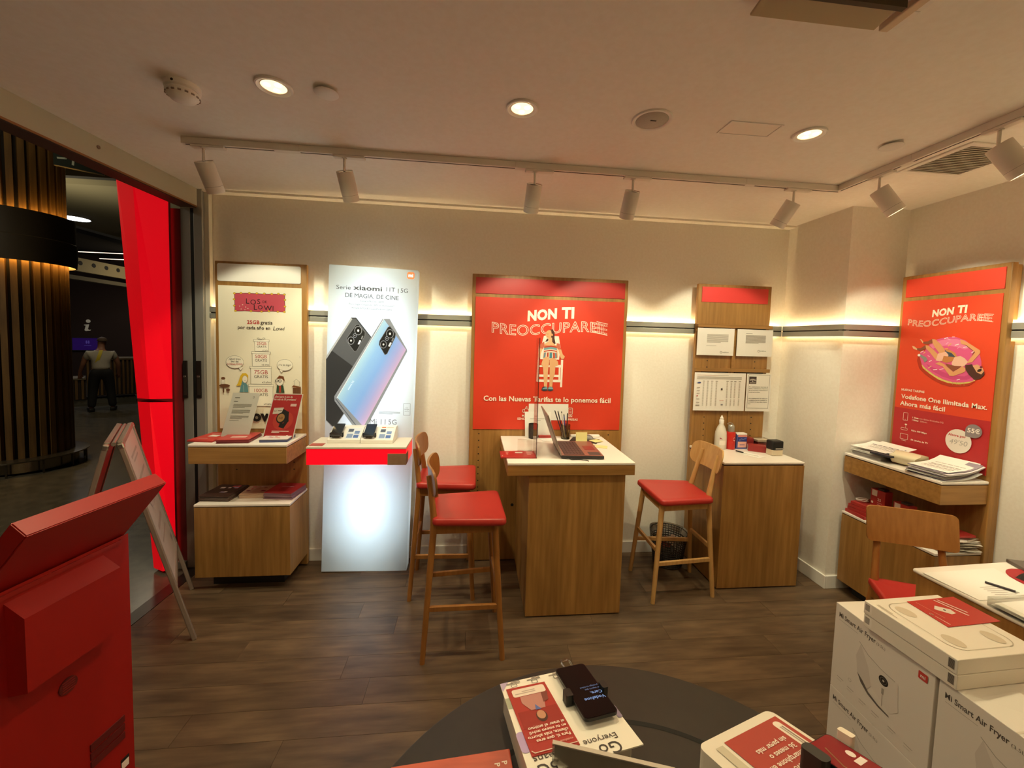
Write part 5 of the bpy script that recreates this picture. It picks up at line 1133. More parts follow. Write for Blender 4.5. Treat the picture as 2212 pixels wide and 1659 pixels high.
# ------------------------------------------------------------------ stools and chair
def loft(mb, secs):
    """secs: rings of equal vertex count"""
    R_ = [[mb.bm.verts.new(p) for p in r] for r in secs]; n = len(R_[0]); F = []
    for a, b in zip(R_, R_[1:]):
        for i in range(n): F.append(mb.bm.faces.new([a[i], a[(i + 1) % n], b[(i + 1) % n], b[i]]))
    F += [mb.bm.faces.new(R_[0][::-1]), mb.bm.faces.new(R_[-1])]; mb._fin(F)
def taper_leg(p0, p1, r0, r1): return MB().cyl(p0, p1, r0, r1, 14)
def cushion(M, w0, w1, d, z0, z1, r=.03):
    """padded seat: width w0 at the back (x=-d/2) to w1 at the front (x=d/2)"""
    mb = MB(); n = 40; secs = []
    base = []
    for cx, cy, a0 in ((d / 2 - r, w1 / 2 - r, 0), (-d / 2 + r, w0 / 2 - r, 90), (-d / 2 + r, -w0 / 2 + r, 180), (d / 2 - r, -w1 / 2 + r, 270)):
        for k in range(10): a = radians(a0 + 10 * k); base.append((cx + r * cos(a), cy + r * sin(a)))
    def ring(ins, z, dish=0.0): 
        out = []
        for x, y in base:
            l = sqrt(x * x + y * y); f = (l - ins) / l; out.append(M @ Vector((x * f, y * f, z)))
        return out
    for ins, z in ((.010, z0), (.002, z0 + .006), (0, z0 + .014), (.002, z1 - .008), (.008, z1 - .002), (.020, z1), (.07, z1 - .002), (.13, z1 - .003)): secs.append(ring(ins, z))
    loft(mb, secs); return mb
def back_panel(M, w, h, thick, curve, r=.05, lean=0.0, taper=1.0):
    """bent plywood backrest in the local y-z plane, hollow towards +x"""
    mb = MB(); N_, K = 18, 9
    def outline(v):          # half width at height v in 0..1
        z = v * h
        e = 0
        if z < r: e = r - sqrt(max(0, r * r - (r - z) ** 2))
        if h - z < r: e = r - sqrt(max(0, r * r - (r - (h - z)) ** 2))
        return (w / 2) * (taper + (1 - taper) * v) - e
    vs = [0, .02, .06, .12, .2, .35, .5, .65, .8, .88, .94, .98, 1]
    def P(i, v, s): 
        hw = outline(v); y = hw * (i / N_ * 2 - 1); return M @ Vector((curve * (y / (w / 2)) ** 2 + lean * v + s, y, v * h))
    A = [[mb.bm.verts.new(P(i, v, 0)) for i in range(N_ + 1)] for v in vs]; B = [[mb.bm.verts.new(P(i, v, -thick)) for i in range(N_ + 1)] for v in vs]; F = []
    for j in range(len(vs) - 1):
        for i in range(N_): F += [mb.bm.faces.new([A[j][i], A[j][i + 1], A[j + 1][i + 1], A[j + 1][i]]), mb.bm.faces.new([B[j][i + 1], B[j][i], B[j + 1][i], B[j + 1][i + 1]])]
        for i in (0, N_): F.append(mb.bm.faces.new([A[j][i], B[j][i], B[j + 1][i], A[j + 1][i]]))
    for j in (0, len(vs) - 1):
        for i in range(N_): F.append(mb.bm.faces.new([A[j][i], A[j][i + 1], B[j][i + 1], B[j][i]]))
    mb._fin(F); return mb
def bar_stool(name, loc, rot, label, seat_z, back_z, wood, wood_back, group, foot=((.205, .21), (-.225, .20)), seat=(.36, .42, .39), rails=None, backw=.40, backh=.15, rr=.055, bulge=.045, post=.065, bx=.013):
    """local +x is the front; foot: (x, half width) of the front and rear legs on the floor"""
    t = thing(name, loc, label, 'bar stool' if seat_z > .6 else 'chair', group, rot, True)
    I = Matrix.Identity(4)
    zs = seat_z - .04
    cushion(I, seat[0], seat[1], seat[2], zs, seat_z).build('seat', M_LEATHER, t, True)
    MB().box(-seat[2] / 2 + .03, seat[2] / 2 - .03, -.15, .15, zs - .014, zs + .001, .003).build('seat_board', wood, t)
    fx, fw = foot[0]; bx_, bw2 = foot[1]
    ftop = (fx - .055, fw - .045); btop = (bx_ + .045, bw2 - .03)
    for s in (-1, 1):
        taper_leg((ftop[0], s * ftop[1], zs), (fx, s * fw, 0), .0185, .0145).build('front_leg', wood, t, True)
        # rear leg runs up past the seat into the backrest post
        P = [Vector((bx_, s * bw2, 0)), Vector((btop[0], s * btop[1], zs - .06)), Vector((btop[0] + .002, s * (btop[1] - .006), zs + .03)), Vector((btop[0] - post * .55, s * (btop[1] - .02), (zs + back_z) / 2 + .02)), Vector((btop[0] - post, s * (btop[1] - .03), back_z - .05))]
        MB().tube(P, [.0145, .0185, .019, .0155, .0125], 12).build('rear_leg', wood, t, True)
    lo, hi = rails or (.29, .37)
    def at_leg(a, b, z, zt): k = z / zt; return (a[0] + (b[0] - a[0]) * k, a[1] + (b[1] - a[1]) * k)
    f = lambda z: at_leg((fx, fw), ftop, z, zs); r_ = lambda z: at_leg((bx_, bw2), btop, z, zs - .06)
    def rail(p, q, nm='footrail', hgt=.013):
        d = (Vector(q) - Vector(p)); L = d.length; M = Matrix.Translation(p) @ d.to_track_quat('X', 'Z').to_matrix().to_4x4()
        MB().box(.0, L, -.009, .009, -hgt, hgt, .002, M=M).build(nm, wood, t)
    for s in (-1, 1): rail((r_(lo)[0], s * r_(lo)[1], lo), (f(lo)[0], s * f(lo)[1], lo))
    rail((f(hi)[0], -f(hi)[1], hi), (f(hi)[0], f(hi)[1], hi)); rail((r_(hi)[0], -r_(hi)[1], hi), (r_(hi)[0], r_(hi)[1], hi))
    zt = zs - .03
    for s in (-1, 1): rail((btop[0], s * btop[1], zt), (ftop[0], s * ftop[1], zt), 'apron', .024)
    rail((ftop[0], -ftop[1], zt), (ftop[0], ftop[1], zt), 'apron', .022)
    lean = -post * .5
    Mb = Matrix.Translation((btop[0] - post + bx, 0, back_z - backh))
    bp = back_panel(Mb, backw, backh, .012, bulge, rr, lean).build('backrest', wood_back, t, True)
    return t
bar_stool('bar_stool', (-.015, 2.262, 0), .06, 'nearest red-seated bar stool, left of the service desk', .785, 1.045, M_BEECH, M_BEECH, 'red-seated bar stools', foot=((.19, .195), (-.235, .17)), post=.03)
bar_stool('bar_stool', (-.165, 2.785, 0), .0, 'red-seated bar stool half hidden behind the nearest stool', .785, 1.045, M_BEECH, M_BEECH, 'red-seated bar stools', foot=((.19, .195), (-.225, .18)), post=.03)
bar_stool('bar_stool', (1.435, 2.675, 0), pi, 'pale wood red-seated bar stool beside the corner cabinet', .705, 1.02, M_BEECHL, M_BEECHL, 'red-seated bar stools', foot=((.215, .195), (-.235, .15)), rails=(.26, .345), backw=.37, backh=.16)
dv_ = Vector((.323, -.152, 0)).normalized(); n_ = Vector((-dv_.y, dv_.x, 0))
# office chair: backrest farthest from the camera
bar_stool('chair', (2.285, 1.71, 0), atan2(-.92, -.42), 'low wooden chair with red seat tucked at the right desk', .475, .868, M_BEECH, M_BEECH, None, foot=((.205, .205), (-.215, .19)), rails=(.17, .2), backw=.395, backh=.185, rr=.022, bulge=.012, bx=.05)

# ------------------------------------------------------------------ right desk, boxes
ZK = .76; rk = radians(2.7)
wd_ = thing('work_desk', (1.974, 1.558, 0), 'oak work desk with white top cut off by the right picture edge', 'desk', None, rk, True)
sl = MB().box(0, .93, -1.15, 0, ZK - .018, ZK, .008, seg=3).build('white_top', M_LAM, wd_)
MB().box(.012, .03, -1.13, -.012, .0, ZK - .0185, .001).build('side_panel', M_OAK, wd_); MB().box(.0305, .15, -.03, -.012, 0, ZK - .0185, .001).build('leg_panel', M_OAK, wd_)
MB().box(.15, .90, -.05, -.035, .30, ZK - .0185, .001).build('modesty_panel', M_OAK, wd_); MB().box(.90, .92, -1.13, -.012, 0, ZK - .0185, .001).build('side_panel', M_OAK, wd_)
Mk = Matrix.Translation((1.974, 1.558, 0)) @ Matrix.Rotation(rk, 4, 'Z')
def on_desk(name, label, cat, parts):
    t = thing(name, Mk @ Vector((.2, -.2, ZK)), label, cat)
    for mb, nm, m in parts: mb.build(nm, m, t)
    return t
ZQ = ZK + .0006
t = on_desk('paper_sheet', 'large white sheet under the pen on the right desk', 'paper', [(MB().prism([(1.975, 1.515), (1.99, 1.325), (2.30, 1.335), (2.355, 1.53)], ZQ, ZQ + .0015), 'sheet', M_PAPER)])
p = Print(top_plane(ZQ + .0017)); 
for k in range(5): p.rect(2.10, 2.20 - .02 * (k % 2), 1.40 - .012 * k, 1.4035 - .012 * k, 'C4B8B0')
p.build('handwriting', t)
t = on_desk('pen', 'dark pen lying on the white sheet on the right desk', 'pen', [(MB().cyl((2.160, 1.428, ZQ + .007), (2.205, 1.360, ZQ + .007), .0045, .0045, 10), 'barrel', paint('2E2228', .4)), (MB().cyl((2.205, 1.360, ZQ + .007), (2.211, 1.351, ZQ + .007), .0035, .001, 10), 'tip', M_STEEL)])
t = on_desk('acrylic_tray', 'clear acrylic tray with papers on the near edge of the right desk', 'tray', [(MB().box(1.985, 2.30, 1.10, 1.30, ZQ, ZQ + .004, .001), 'bottom', M_ACR), (MB().box(1.985, 1.989, 1.10, 1.30, ZQ + .004, ZQ + .035), 'wall', M_ACR), (MB().box(1.989, 2.30, 1.296, 1.30, ZQ + .004, ZQ + .035), 'wall', M_ACR)])
sheaf('paper_pile', (2.14, 1.20, ZQ + .005), .06, 5, .28, .19, .003, [M_PAPER], 'loose sheets in the clear tray on the right desk', 0, .006, .02, False)
t = on_desk('red_mouse_mat', 'round red mat under the dark mouse at the right picture edge', 'mat', [(MB().lathe([(.10, 0), (.10, .003), (.097, .004)], (2.43, 1.42, ZQ), 36), 'mat', paint('A8202A', .5))])
t = on_desk('computer_mouse', 'dark mouse on the round red mat', 'mouse', [(MB().grid(lambda a, b: Vector((2.40, 1.43, ZQ + .0045)) + Vector((.05 * (a * 2 - 1), .028 * (b * 2 - 1), .032 * max(0, (1 - (a * 2 - 1) ** 2) * (1 - (b * 2 - 1) ** 2)) ** .5)), 10, 8), 'shell', M_DARK)])
t = on_desk('laptop', 'corner of a grey laptop at the right picture edge', 'laptop', [(MB().box(2.44, 2.75, 1.50, 1.57, ZQ, ZQ + .006, .002) if False else MB().box(0, .32, -.11, .11, .0, .016, .003, M=Matrix.Translation((2.45, 1.475, ZQ)) @ Matrix.Rotation(-.35, 4, 'Z') @ Matrix.Translation((0, .0, 0))), 'base', paint('6A605A', .4, .3))])
t = on_desk('sticky_notes', 'small yellow notes at the right picture edge on the desk', 'sticky notes', [(MB().box(2.16, 2.21, 1.235, 1.285, ZQ + .022, ZQ + .026), 'pad', NOTE)])

M_CARD = paint('E6DED6', .55)
def carton(c, r, w, d, h, label, side=True, grp='white appliance cartons'):
    """local: front face in the plane x=0 facing -x, extends +x by d and in y from -w to 0"""
    t = thing('appliance_carton', c, label, 'carton', grp, r, True)
    MB().box(0, d, -w, 0, .0005, h - .0005, .002).build('box', M_CARD, t)
    MB().box(-.0004, d + .0004, -w * .5 - .003, -w * .5 + .003, h - .0004, h + .0002).build('tape_seam', paint('D8CDBF', .4), t)
    p = Print(lambda u, v, hh: (-hh, -u, v)); gr = '5C5450'
    p.text('Mi Smart Air Fryer', .018, h - .048, .026, gr, 'l', .02, width=.150); p.text('(3.5L)', .172, h - .047, .014, '8A827C', 'l'); p.line([(.02, h - .060), (.10, h - .060)], .0012, 'A89F98')
    q = .145; zc = h * .50
    p.poly([(q - .03, zc + .085), (q + .005, zc + .06), (q + .02, zc - .04), (q + .0, zc - .075), (q - .035, zc - .03), (q - .045, zc + .03)], 'D6CDC6'); p.poly([(q - .03, zc + .085), (q + .03, zc + .052), (q + .11, zc + .048), (q + .118, zc - .05), (q + .09, zc - .08), (q + .02, zc - .04), (q + .005, zc + .02)], 'E2DAD3')
    p.line([(q - .035, zc + .09), (q, zc + .066), (q + .05, zc + .052), (q + .10, zc + .048)], .0022, 'A89F98'); p.poly([(q - .036, zc - .03), (q - .02, zc - .058), (q + .01, zc - .08), (q + .05, zc - .092), (q + .09, zc - .094), (q + .088, zc - .089), (q + .05, zc - .084), (q + .012, zc - .070), (q - .012, zc - .046)], '6A625E')
    p.poly(ell(q + .062, zc + .018, .017, .017, 24), '2A2624'); p.line(ell(q + .062, zc + .018, .011, .011, 18), .0012, '8A827C', True); p.poly(ell(q + .062, zc + .018, .004, .004, 10), 'C8C0BA'); p.rect(q + .058, q + .066, zc - .032, zc - .010, 'A89F98'); p.line([(q + .062, zc - .032), (q + .062, zc - .075)], .002, 'BDB4AC')
    p.poly(rrect(w - .048, w - .020, h - .048, h - .022, .003), 'C8423A'); p.text('mi', w - .034, h - .041, .016, 'F0E6E0', bold=.03)
    for k, (u, v) in enumerate(((.03, .06), (.075, .055), (.125, .05), (.175, .05), (.235, .05), (.29, .045))): p.rect(u, u + .028, v, v + .002, 'A89F98'); p.rect(u, u + .02, v - .010, v - .0085, 'BDB4AC')
    p.line(ell(.085, .09, .006, .006, 10), .001, 'A89F98', True)
    p.build('printed_front', t)
    return t
BH = .35
rA = atan2(.012, .363)
carton((1.492, 1.440, 0), rA * -1 * 0 + -.0145, .362, .345, BH, 'lower white air fryer carton of the far stack')
carton((1.492, 1.440, BH), -.0145, .362, .345, BH, 'upper white air fryer carton of the far stack, under the flat scale boxes')
rB = radians(1.5)
carton((1.487, 1.068, 0), rB, .362, .345, BH, 'lower white air fryer carton of the near stack')
nb = carton((1.487, 1.068, BH), rB, .362, .345, BH, 'upper white air fryer carton of the near stack with open top edge')
MB().box(.0, .17, -.36, -.075, .0, .002, M=Matrix.Translation((.003, 0, BH + .002)) @ Matrix.Rotation(radians(5), 4, 'X') @ Matrix.Rotation(radians(-4), 4, 'Y')).build('top_flap', M_CARD, nb)
# two flat boxes on the far stack
def flat_box(z, dx, label):
    t = thing('scale_box', (1.468 + dx, 1.304, z), label, 'flat box', 'flat white scale boxes', radians(2.4), True)
    MB().box(0, .325, -.285, 0, .0006, .0485, .0025).build('box', paint('E9E0D4', .5), t)
    p = Print(lambda u, v, h: (-h, -u, v)); p.rect(.004, .03, .010, .044, 'F0E8DE'); p.bars(.006, .022, .016, .04, 6, '5A524C', .6, False); p.cut('bar_code_label', t); p.rect(.262, .278, .012, .042, '8A827A'); p.bars(.263, .277, .013, .041, 7, '4A443F', .5, False); p.build('bar_code_label', t)
    return t
flat_box(.7006, .0, 'lower flat white scale box on the carton stack')
fb = flat_box(.7500, -.003, 'upper flat white scale box under the red leaflet')
p = Print(lambda u, v, h: (u, v, .0486 + h)); o_ = rrect(.045, .285, -.255, -.03, .04, 6); p.line(o_, .0035, 'CDC2B2', True)
for x, y in ((.085, -.075), (.24, -.075), (.085, -.215), (.24, -.215)): p.poly(ell(x, y, .022, .030, 20, .2), 'CDBFAB')
p.rect(.015, .018, -.10, -.03, 'C4B8A8'); p.rect(.022, .025, -.08, -.03, 'C4B8A8'); p.build('printed_outline', fb)
rlf = thing('leaflet', (1.76, 1.25, .7995), 'red leaflet lying on the upper flat scale box', 'leaflet')
RL = [(1.635, 1.272), (1.648, 1.140), (1.846, 1.155), (1.838, 1.289)]
RL = [(1.617, 1.283), (1.615, 1.150), (1.838, 1.163), (1.832, 1.298)]
MB().prism(RL, .7995, .8015).build('cover', paint('B8322A', .4), rlf)
A_, B_, C_, D_ = [Vector(q) for q in RL]
fn = lambda u, v, h: tuple((A_ + (D_ - A_) * u + (B_ - A_) * v + ((C_ - B_) - (D_ - A_)) * u * v).to_3d() + Vector((0, 0, .8016 + h)))
p = Print(fn); p.poly([(.25, .38), (.36, .26), (.52, .45), (.50, .60), (.40, .62)], 'DCCFC6'); p.poly(ell(.40, .45, .02, .03, 10), '3A302C')
p.poly([(.50, .06), (.53, .06), (.66, .72), (.63, .72)], 'EAD2C8'); p.poly([(.57, .06), (.60, .06), (.73, .62), (.70, .62)], 'EAD2C8'); p.poly([(.12, .08), (.13, .08), (.18, .72), (.17, .72)], 'D89A8C'); p.poly([(.06, .62), (.07, .62), (.09, .95), (.075, .95)], 'EAD2C8'); p.line(ell(.055, .55, .02, .04, 12), .012, 'EAD2C8', True)
p.build('printed_cover', rlf)

# ================================================================== FOREGROUND
# round dark table with stands
TC = Vector((.326, .497, 0)); ZT = .78
tb = thing('round_table', TC, 'round dark brown display table in the foreground', 'table')
MB().lathe([(.55, ZT - .034), (.600, ZT - .030), (.608, ZT - .020), (.608, ZT - .004), (.603, ZT)], TC, 96).build('tabletop', M_BROWNED, tb, True)
MB().lathe([(.424, ZT + .0004), (.436, ZT + .0004)], TC, 96, caps=False).build('ring_groove', paint('0D0A08', .8), tb)
MB().lathe([(.28, 0), (.28, .012), (.06, .03), (.045, .06), (.045, ZT - .035)], TC, 40).build('pedestal', M_BLACK, tb, True)

def wedge_stand(o, rot, hw, hd_, zf, zn, label, m, side_in=.012, r=.0):
    """display stand whose top slopes up towards the camera; returns thing, print function for a reader on the far side, local top matrix"""
    t = thing('display_stand', o, label, 'display stand', None, rot, True)
    s = (zf - zn) / (2 * hd_); zc = (zf + zn) / 2
    w, d = hw - side_in, hd_ - side_in
    mb = MB(); pts = rrect(-w, w, -d, d, max(r, .004), 5)
    lo = [mb.bm.verts.new((x, y, .0005)) for x, y in pts]; hi = [mb.bm.verts.new((x, y, zc + s * y - .003)) for x, y in pts]; n = len(pts)
    F = [mb.bm.faces.new(hi), mb.bm.faces.new(lo[::-1])] + [mb.bm.faces.new([lo[i], lo[(i + 1) % n], hi[(i + 1) % n], hi[i]]) for i in range(n)]
    mb._fin(F); mb.build('body', m, t)
    top = lambda x, y, h=0.0: Vector((x, y, zc + s * y + h))
    return t, (lambda u, v, h: top(-u, -v, h)), top, s
def slab_on(top, pts, h0, h1):
    mb = MB(); lo = [mb.bm.verts.new(top(x, y, h0)) for x, y in pts]; hi = [mb.bm.verts.new(top(x, y, h1)) for x, y in pts]; n = len(pts)
    mb._fin([mb.bm.faces.new(hi), mb.bm.faces.new(lo[::-1])] + [mb.bm.faces.new([lo[i], lo[(i + 1) % n], hi[(i + 1) % n], hi[i]]) for i in range(n)]); return mb
s1, rd, top1, sl1 = wedge_stand((.223, .874, ZT), radians(10.4), .122, .132, .065, .11, 'white demo stand with phone and red leaflet on the round table', paint('D8CEC2', .5))
slab_on(top1, [(-.125, -.137), (.125, -.137), (.117, .130), (-.117, .130)], -.003, 0).build('printed_card', paint('F0E8DC', .5), s1)
p = Print(rd, .0003)
p.poly([(.117, -.13), (.117, -.10), (.095, -.13)], 'B8A4C4'); p.poly([(-.117, -.13), (-.117, -.11), (-.098, -.130)], '9A86B0')
p.rect(.108, .119, -.075, -.040, 'A8A892'); p.poly(rrect(.104, .124, .030, .085, .009), 'B49CC8'); p.poly(rrect(-.124, -.112, .02, .06, .005), '8A7C98')
p.text('Galaxy 5G', .02, .100, .042, '4A3E3C', 'c') if False else None
p.text('Go', -.055, .112, .040, '3E3634', 'c'); p.text('Everyone', -.045, .092, .021, '4A403E', 'c'); p.text('means', .075, .096, .026, '4A403E', 'c'); p.text('5G', .085, .118, .036, '3E3634', 'c')
for k, x in enumerate((-.085, -.03, .03, .085)):
    p.line(rrect(x - .007, x + .007, -.117, -.106, .002, 2), .0015, '7A706A', True); p.bars(x - .018, x + .018, -.128, -.1185, 2, '5A504A', .5)
p.build('printed_text', s1)
lf = thing('leaflet', Matrix.Translation((.223, .874, ZT)) @ Matrix.Rotation(radians(10.4), 4, 'Z') @ top1(-.055, .005, .001), 'red leaflet lying beside the phone on the white stand, round table', 'leaflet')
Lw = Matrix.Translation((.223, .874, ZT)) @ Matrix.Rotation(radians(10.4), 4, 'Z')
tw = lambda x, y, h=0.0: Lw @ top1(x, y, h)
slab_on(tw, [(-.108, -.098), (-.003, -.100), (-.007, .101), (-.108, .103)], .0006, .0028).build('cover', paint('A8332C', .45), lf)
p = Print(lambda u, v, h: tw(-u, -v, .0029 + h), .0002)
p.rect(.008, .103, -.020, .030, '96281F'); p.poly(rrect(.014, .098, -.094, -.068, .006), 'E8D6CA'); p.bars(.040, .092, -.087, -.075, 2, 'B8A49A', .5)
p.poly(ell(.052, .004, .013, .017, 18), '4A2A20'); p.poly(ell(.052, .000, .010, .013, 16), 'C08A6C'); p.poly([(.035, -.018), (.070, -.018), (.085, -.045), (.083, -.066), (.022, -.066), (.030, -.040)], 'B98078'); p.poly([(.046, -.016), (.060, -.016), (.056, -.034)], '5A6AA8'); p.poly([(.020, -.040), (.034, -.034), (.030, -.066), (.014, -.066)], '7A3E34')
for k, s_ in enumerate(('Para ti, que eres', 'cliente, más ahorro', 'en tu nuevo móvil', 'al traer el antiguo')): p.text(s_, .010, .064 - .0115 * k, .0115, 'F0DDD2', 'l', .02)
p.text('vodafone', .010, .080, .008, 'E0B0A4', 'l'); p.line([(.006, .094), (.10, .094), (.105, .088)], .002, 'D8C8B8')
p.build('printed_cover', lf)
def big_phone(T, x0, x1, y0, y1, h, label, scr, glyphs):
    t = thing('phone', T((x0 + x1) / 2, (y0 + y1) / 2, h), label, 'phone', 'demo phones on the round table')
    slab_on(T, rrect(x0, x1, y0, y1, .010), h, h + .007).build('body', paint('1A1818', .3, spec=.2), t)
    slab_on(T, rrect(x0 + .002, x1 - .002, y0 + .002, y1 - .002, .009), h + .007, h + .0078).build('screen', scr, t)
    p = Print(lambda u, v, hh: T(-u, -v, h + .0079 + hh), .0002); glyphs(p); p.build('screen_text', t); return t
big_phone(tw, .027, .110, -.063, .116, .012, 'black phone showing blue words, clamped on the white stand', paint('0A0A0C', .3, spec=.08), lambda p: (p.text('Vodafone', -.105, .005, .0135, paint('6C8FD0', .4, emit=.35), 'l', .01), p.text('Care,', -.105, -.011, .0135, paint('6C8FD0', .4, emit=.35), 'l', .01), p.text('el seguro que', -.105, -.022, .007, paint('5A78B0', .4, emit=.25), 'l'), p.text('protege tu móvil', -.105, -.031, .007, paint('5A78B0', .4, emit=.25), 'l')))
cl = thing('phone_clamp', tw(.068, .02, .004), 'black holder gripping the phone on the white stand', 'phone holder')
slab_on(tw, rrect(.04, .098, -.01, .05, .006), .0032, .0115).build('base', M_BLACK, cl)
for xa, xb in ((.012, .030), (.107, .122)): slab_on(tw, rrect(xa, xb, .004, .030, .004), .002, .028).build('jaw', M_BLACK, cl); 
MB().tube([tw(.060, .112, .010), tw(.057, .140, .012), tw(.060, .149, .014), tw(.078, .149, .014), tw(.082, .140, .012), tw(.080, .112, .010)], .003, 8).build('clear_loop', glass('loop_plastic', (.85, .82, .78), .1, .5), cl, True)
s2, rd2, top2, sl2 = wedge_stand((.656, .713, ZT), radians(17.5), .118, .118, .07, .12, 'rounded white stand with red card at the right of the round table', paint('E6DCCE', .4), .0, .018)
T2w = Matrix.Translation((.656, .713, ZT)) @ Matrix.Rotation(radians(17.5), 4, 'Z'); tw2 = lambda x, y, h=0.0: T2w @ top2(x, y, h)
p = Print(rd2, -.0015)
p.rect(-.108, .062, -.096, .09, 'A83A2E'); p.poly(rrect(-.098, -.078, -.086, .01, .009), 'EADCCF'); p.rect(-.094, -.090, -.07, .0, '8A7A70'); p.rect(-.088, -.084, -.07, -.02, 'A89A8E'); p.rect(.072, .092, -.092, .06, 'C8BDA8')
for k, s_ in enumerate(('Para ti,', 'tu nuevo', 'smartphone en', '36 meses o', 'sin pagar más')): p.text(s_, -.066, .028 - .0195 * k, .0165, 'F0DDD0', 'l', .02, width=None)
p.build('printed_card', s2)
big_phone(tw2, .040, .116, -.175, -.008, .024, 'red-screened phone clamped on the right stand of the round table', paint('7E1A20', .2, emit=.12), lambda p: (p.poly(ell(-.098, .06, .007, .009, 16), 'EADAD6'), p.rect(-.108, -.084, .072, .084, 'EADAD6'), p.line([(-.07, .03), (-.055, .07), (-.06, .12)], .002, '8A6A3A')))
cl = thing('phone_clamp', tw2(.03, -.02, .004), 'black holder with white clip on the right stand of the round table', 'phone holder')
slab_on(tw2, rrect(.05, .105, -.09, -.03, .006), .0, .0235).build('base', M_BLACK, cl); slab_on(tw2, rrect(.014, .0395, -.060, -.012, .010), .0, .046).build('jaw', paint('2A2622', .5), cl); slab_on(tw2, rrect(.1165, .131, -.052, -.024, .004), .0, .052).build('white_clip', paint('EADCCB', .35), cl)
slab_on(tw2, rrect(-.045, .012, -.11, -.055, .012), .0, .036).build('arm', paint('35302B', .5), cl)
# clear sign holder seen from behind, and the orange card
a, b = Vector((.172, .742, ZT)), Vector((.392, .672, ZT))
sh_ = thing('sign_holder', (.28, .707, ZT), 'upright clear sign holder seen from behind at the bottom edge', 'sign holder')
ex = (b - a).normalized(); nz = Vector((-ex.y, ex.x, 0)); Mh = Matrix.Translation(a) @ Matrix((ex, nz, Vector((0, 0, 1)))).transposed().to_4x4()
L_ = (b - a).length
MB().box(.004, L_ - .004, -.0008, .0008, .004, .147, M=Mh).build('paper_insert', noisy('grey_back', 'BDB0A4', 'CDC1B5', 14, .5), sh_)
for yy in (-.004, .0022): MB().box(0, L_, yy, yy + .0018, .0005, .152, M=Mh).build('clear_wall', M_ACR, sh_)
MB().box(0, L_, -.004, .004, .1505, .1535, M=Mh).build('top_edge', paint('C9BCB0', .2), sh_)
MB().box(0, L_, -.06, .05, .0005, .0028, M=Mh).build('clear_foot', M_ACR, sh_)
oc = thing('card', (.02, .79, ZT), 'orange-red card with rotated letters at the bottom edge, left of the stand', 'card')
Mo = Matrix.Translation((.100, .858, ZT + .001)) @ Matrix.Rotation(radians(4.5), 4, 'Z')
MB().box(-.26, 0, -.20, 0, 0, .020, .002, M=Mo).build('card', noisy('orange_card', 'B24A34', 'C4553C', 9, .45, (1, 6, 1)), oc)
p = Print(lambda u, v, h: Mo @ Vector((u, v, .0202 + h))); p.text('P', -.022, -.030, .016, 'F0D8C8', rot=-pi / 2, bold=.03); p.text('P', -.038, -.032, .016, 'F0D8C8', rot=-pi / 2, bold=.03); p.text('D', -.038, -.047, .016, 'F0D8C8', rot=-pi / 2, bold=.03); p.build('printed_letters', oc)

# red kiosk on the left
M_KR = paint('960C05', .5); M_KR2 = paint('9C120A', .45)
ki = thing('red_kiosk', (-1.262, 1.594, 0), 'big red metal kiosk with slanted head in the left foreground', 'kiosk', None, radians(-9), True)
MXZ = Matrix(((1, 0, 0, 0), (0, 0, 1, 0), (0, 1, 0, 0), (0, 0, 0, 1)))      # prism section drawn in x-z, extruded in y
MB().prism([(-.16, .031), (0, .031), (0, .972), (-.02, .955), (-.16, .80)], -.402, -.001, MXZ).build('body', M_KR, ki)
d = Vector((-.639, -.769)) * .47; A2, B2 = Vector((.156, 1.17)), Vector((.112, 1.204))
hdm = MB().prism([tuple(A2), tuple(B2), tuple(B2 + d), tuple(A2 + d)], -.408, .0, MXZ)
bmesh.ops.bevel(hdm.bm, geom=hdm.bm.edges[:], offset=.003, segments=2, affect='EDGES'); hdm.build('screen_head', M_KR2, ki)
nrm = Vector((-.769, .639)); q0 = B2 + nrm * .0005
mb = MB(); e0, e1 = B2 + d * .06 + nrm * .001, B2 + d * .94 + nrm * .001
mb.poly([(e0.x, -.385, e0.y), (e0.x, -.023, e0.y), (e1.x, -.023, e1.y), (e1.x, -.385, e1.y)]); mb.build('display_glass', paint('0C0C0E', .1), ki)
MB().prism([(0, .655), (.062, .672), (.062, .895), (0, .935)], -.352, -.088, MXZ).build('printer_housing', M_KR, ki)
MB().box(-.001, .006, -.39, -.03, .948, .962).build('ledge', paint('8E140E', .5), ki)
MB().cyl((.0, -.207, .563), (.004, -.207, .563), .026, seg=28).build('round_vent', paint('5E1410', .6), ki)
for k in range(5): MB().box(.004, .0055, -.229 + .004, -.185 - .004, .547 + .008 * k, .549 + .008 * k).build('vent_bar', paint('8E1A14', .5), ki)
for k in range(3): MB().box(.0, .004, -.150, -.036, .205 + .032 * k, .230 + .032 * k).build('vent_slot', paint('5A0E0C', .6), ki)
MB().box(.0, .0015, -.052, -.022, .085, .128).build('label_plate', paint('1E1A18', .5), ki); MB().box(.0015, .002, -.050, -.024, .088, .116).build('white_label', M_PAPER, ki)
MB().box(-.30, .215, -.55, .012, .0, .031, .002).build('floor_plate', M_KR2, ki)

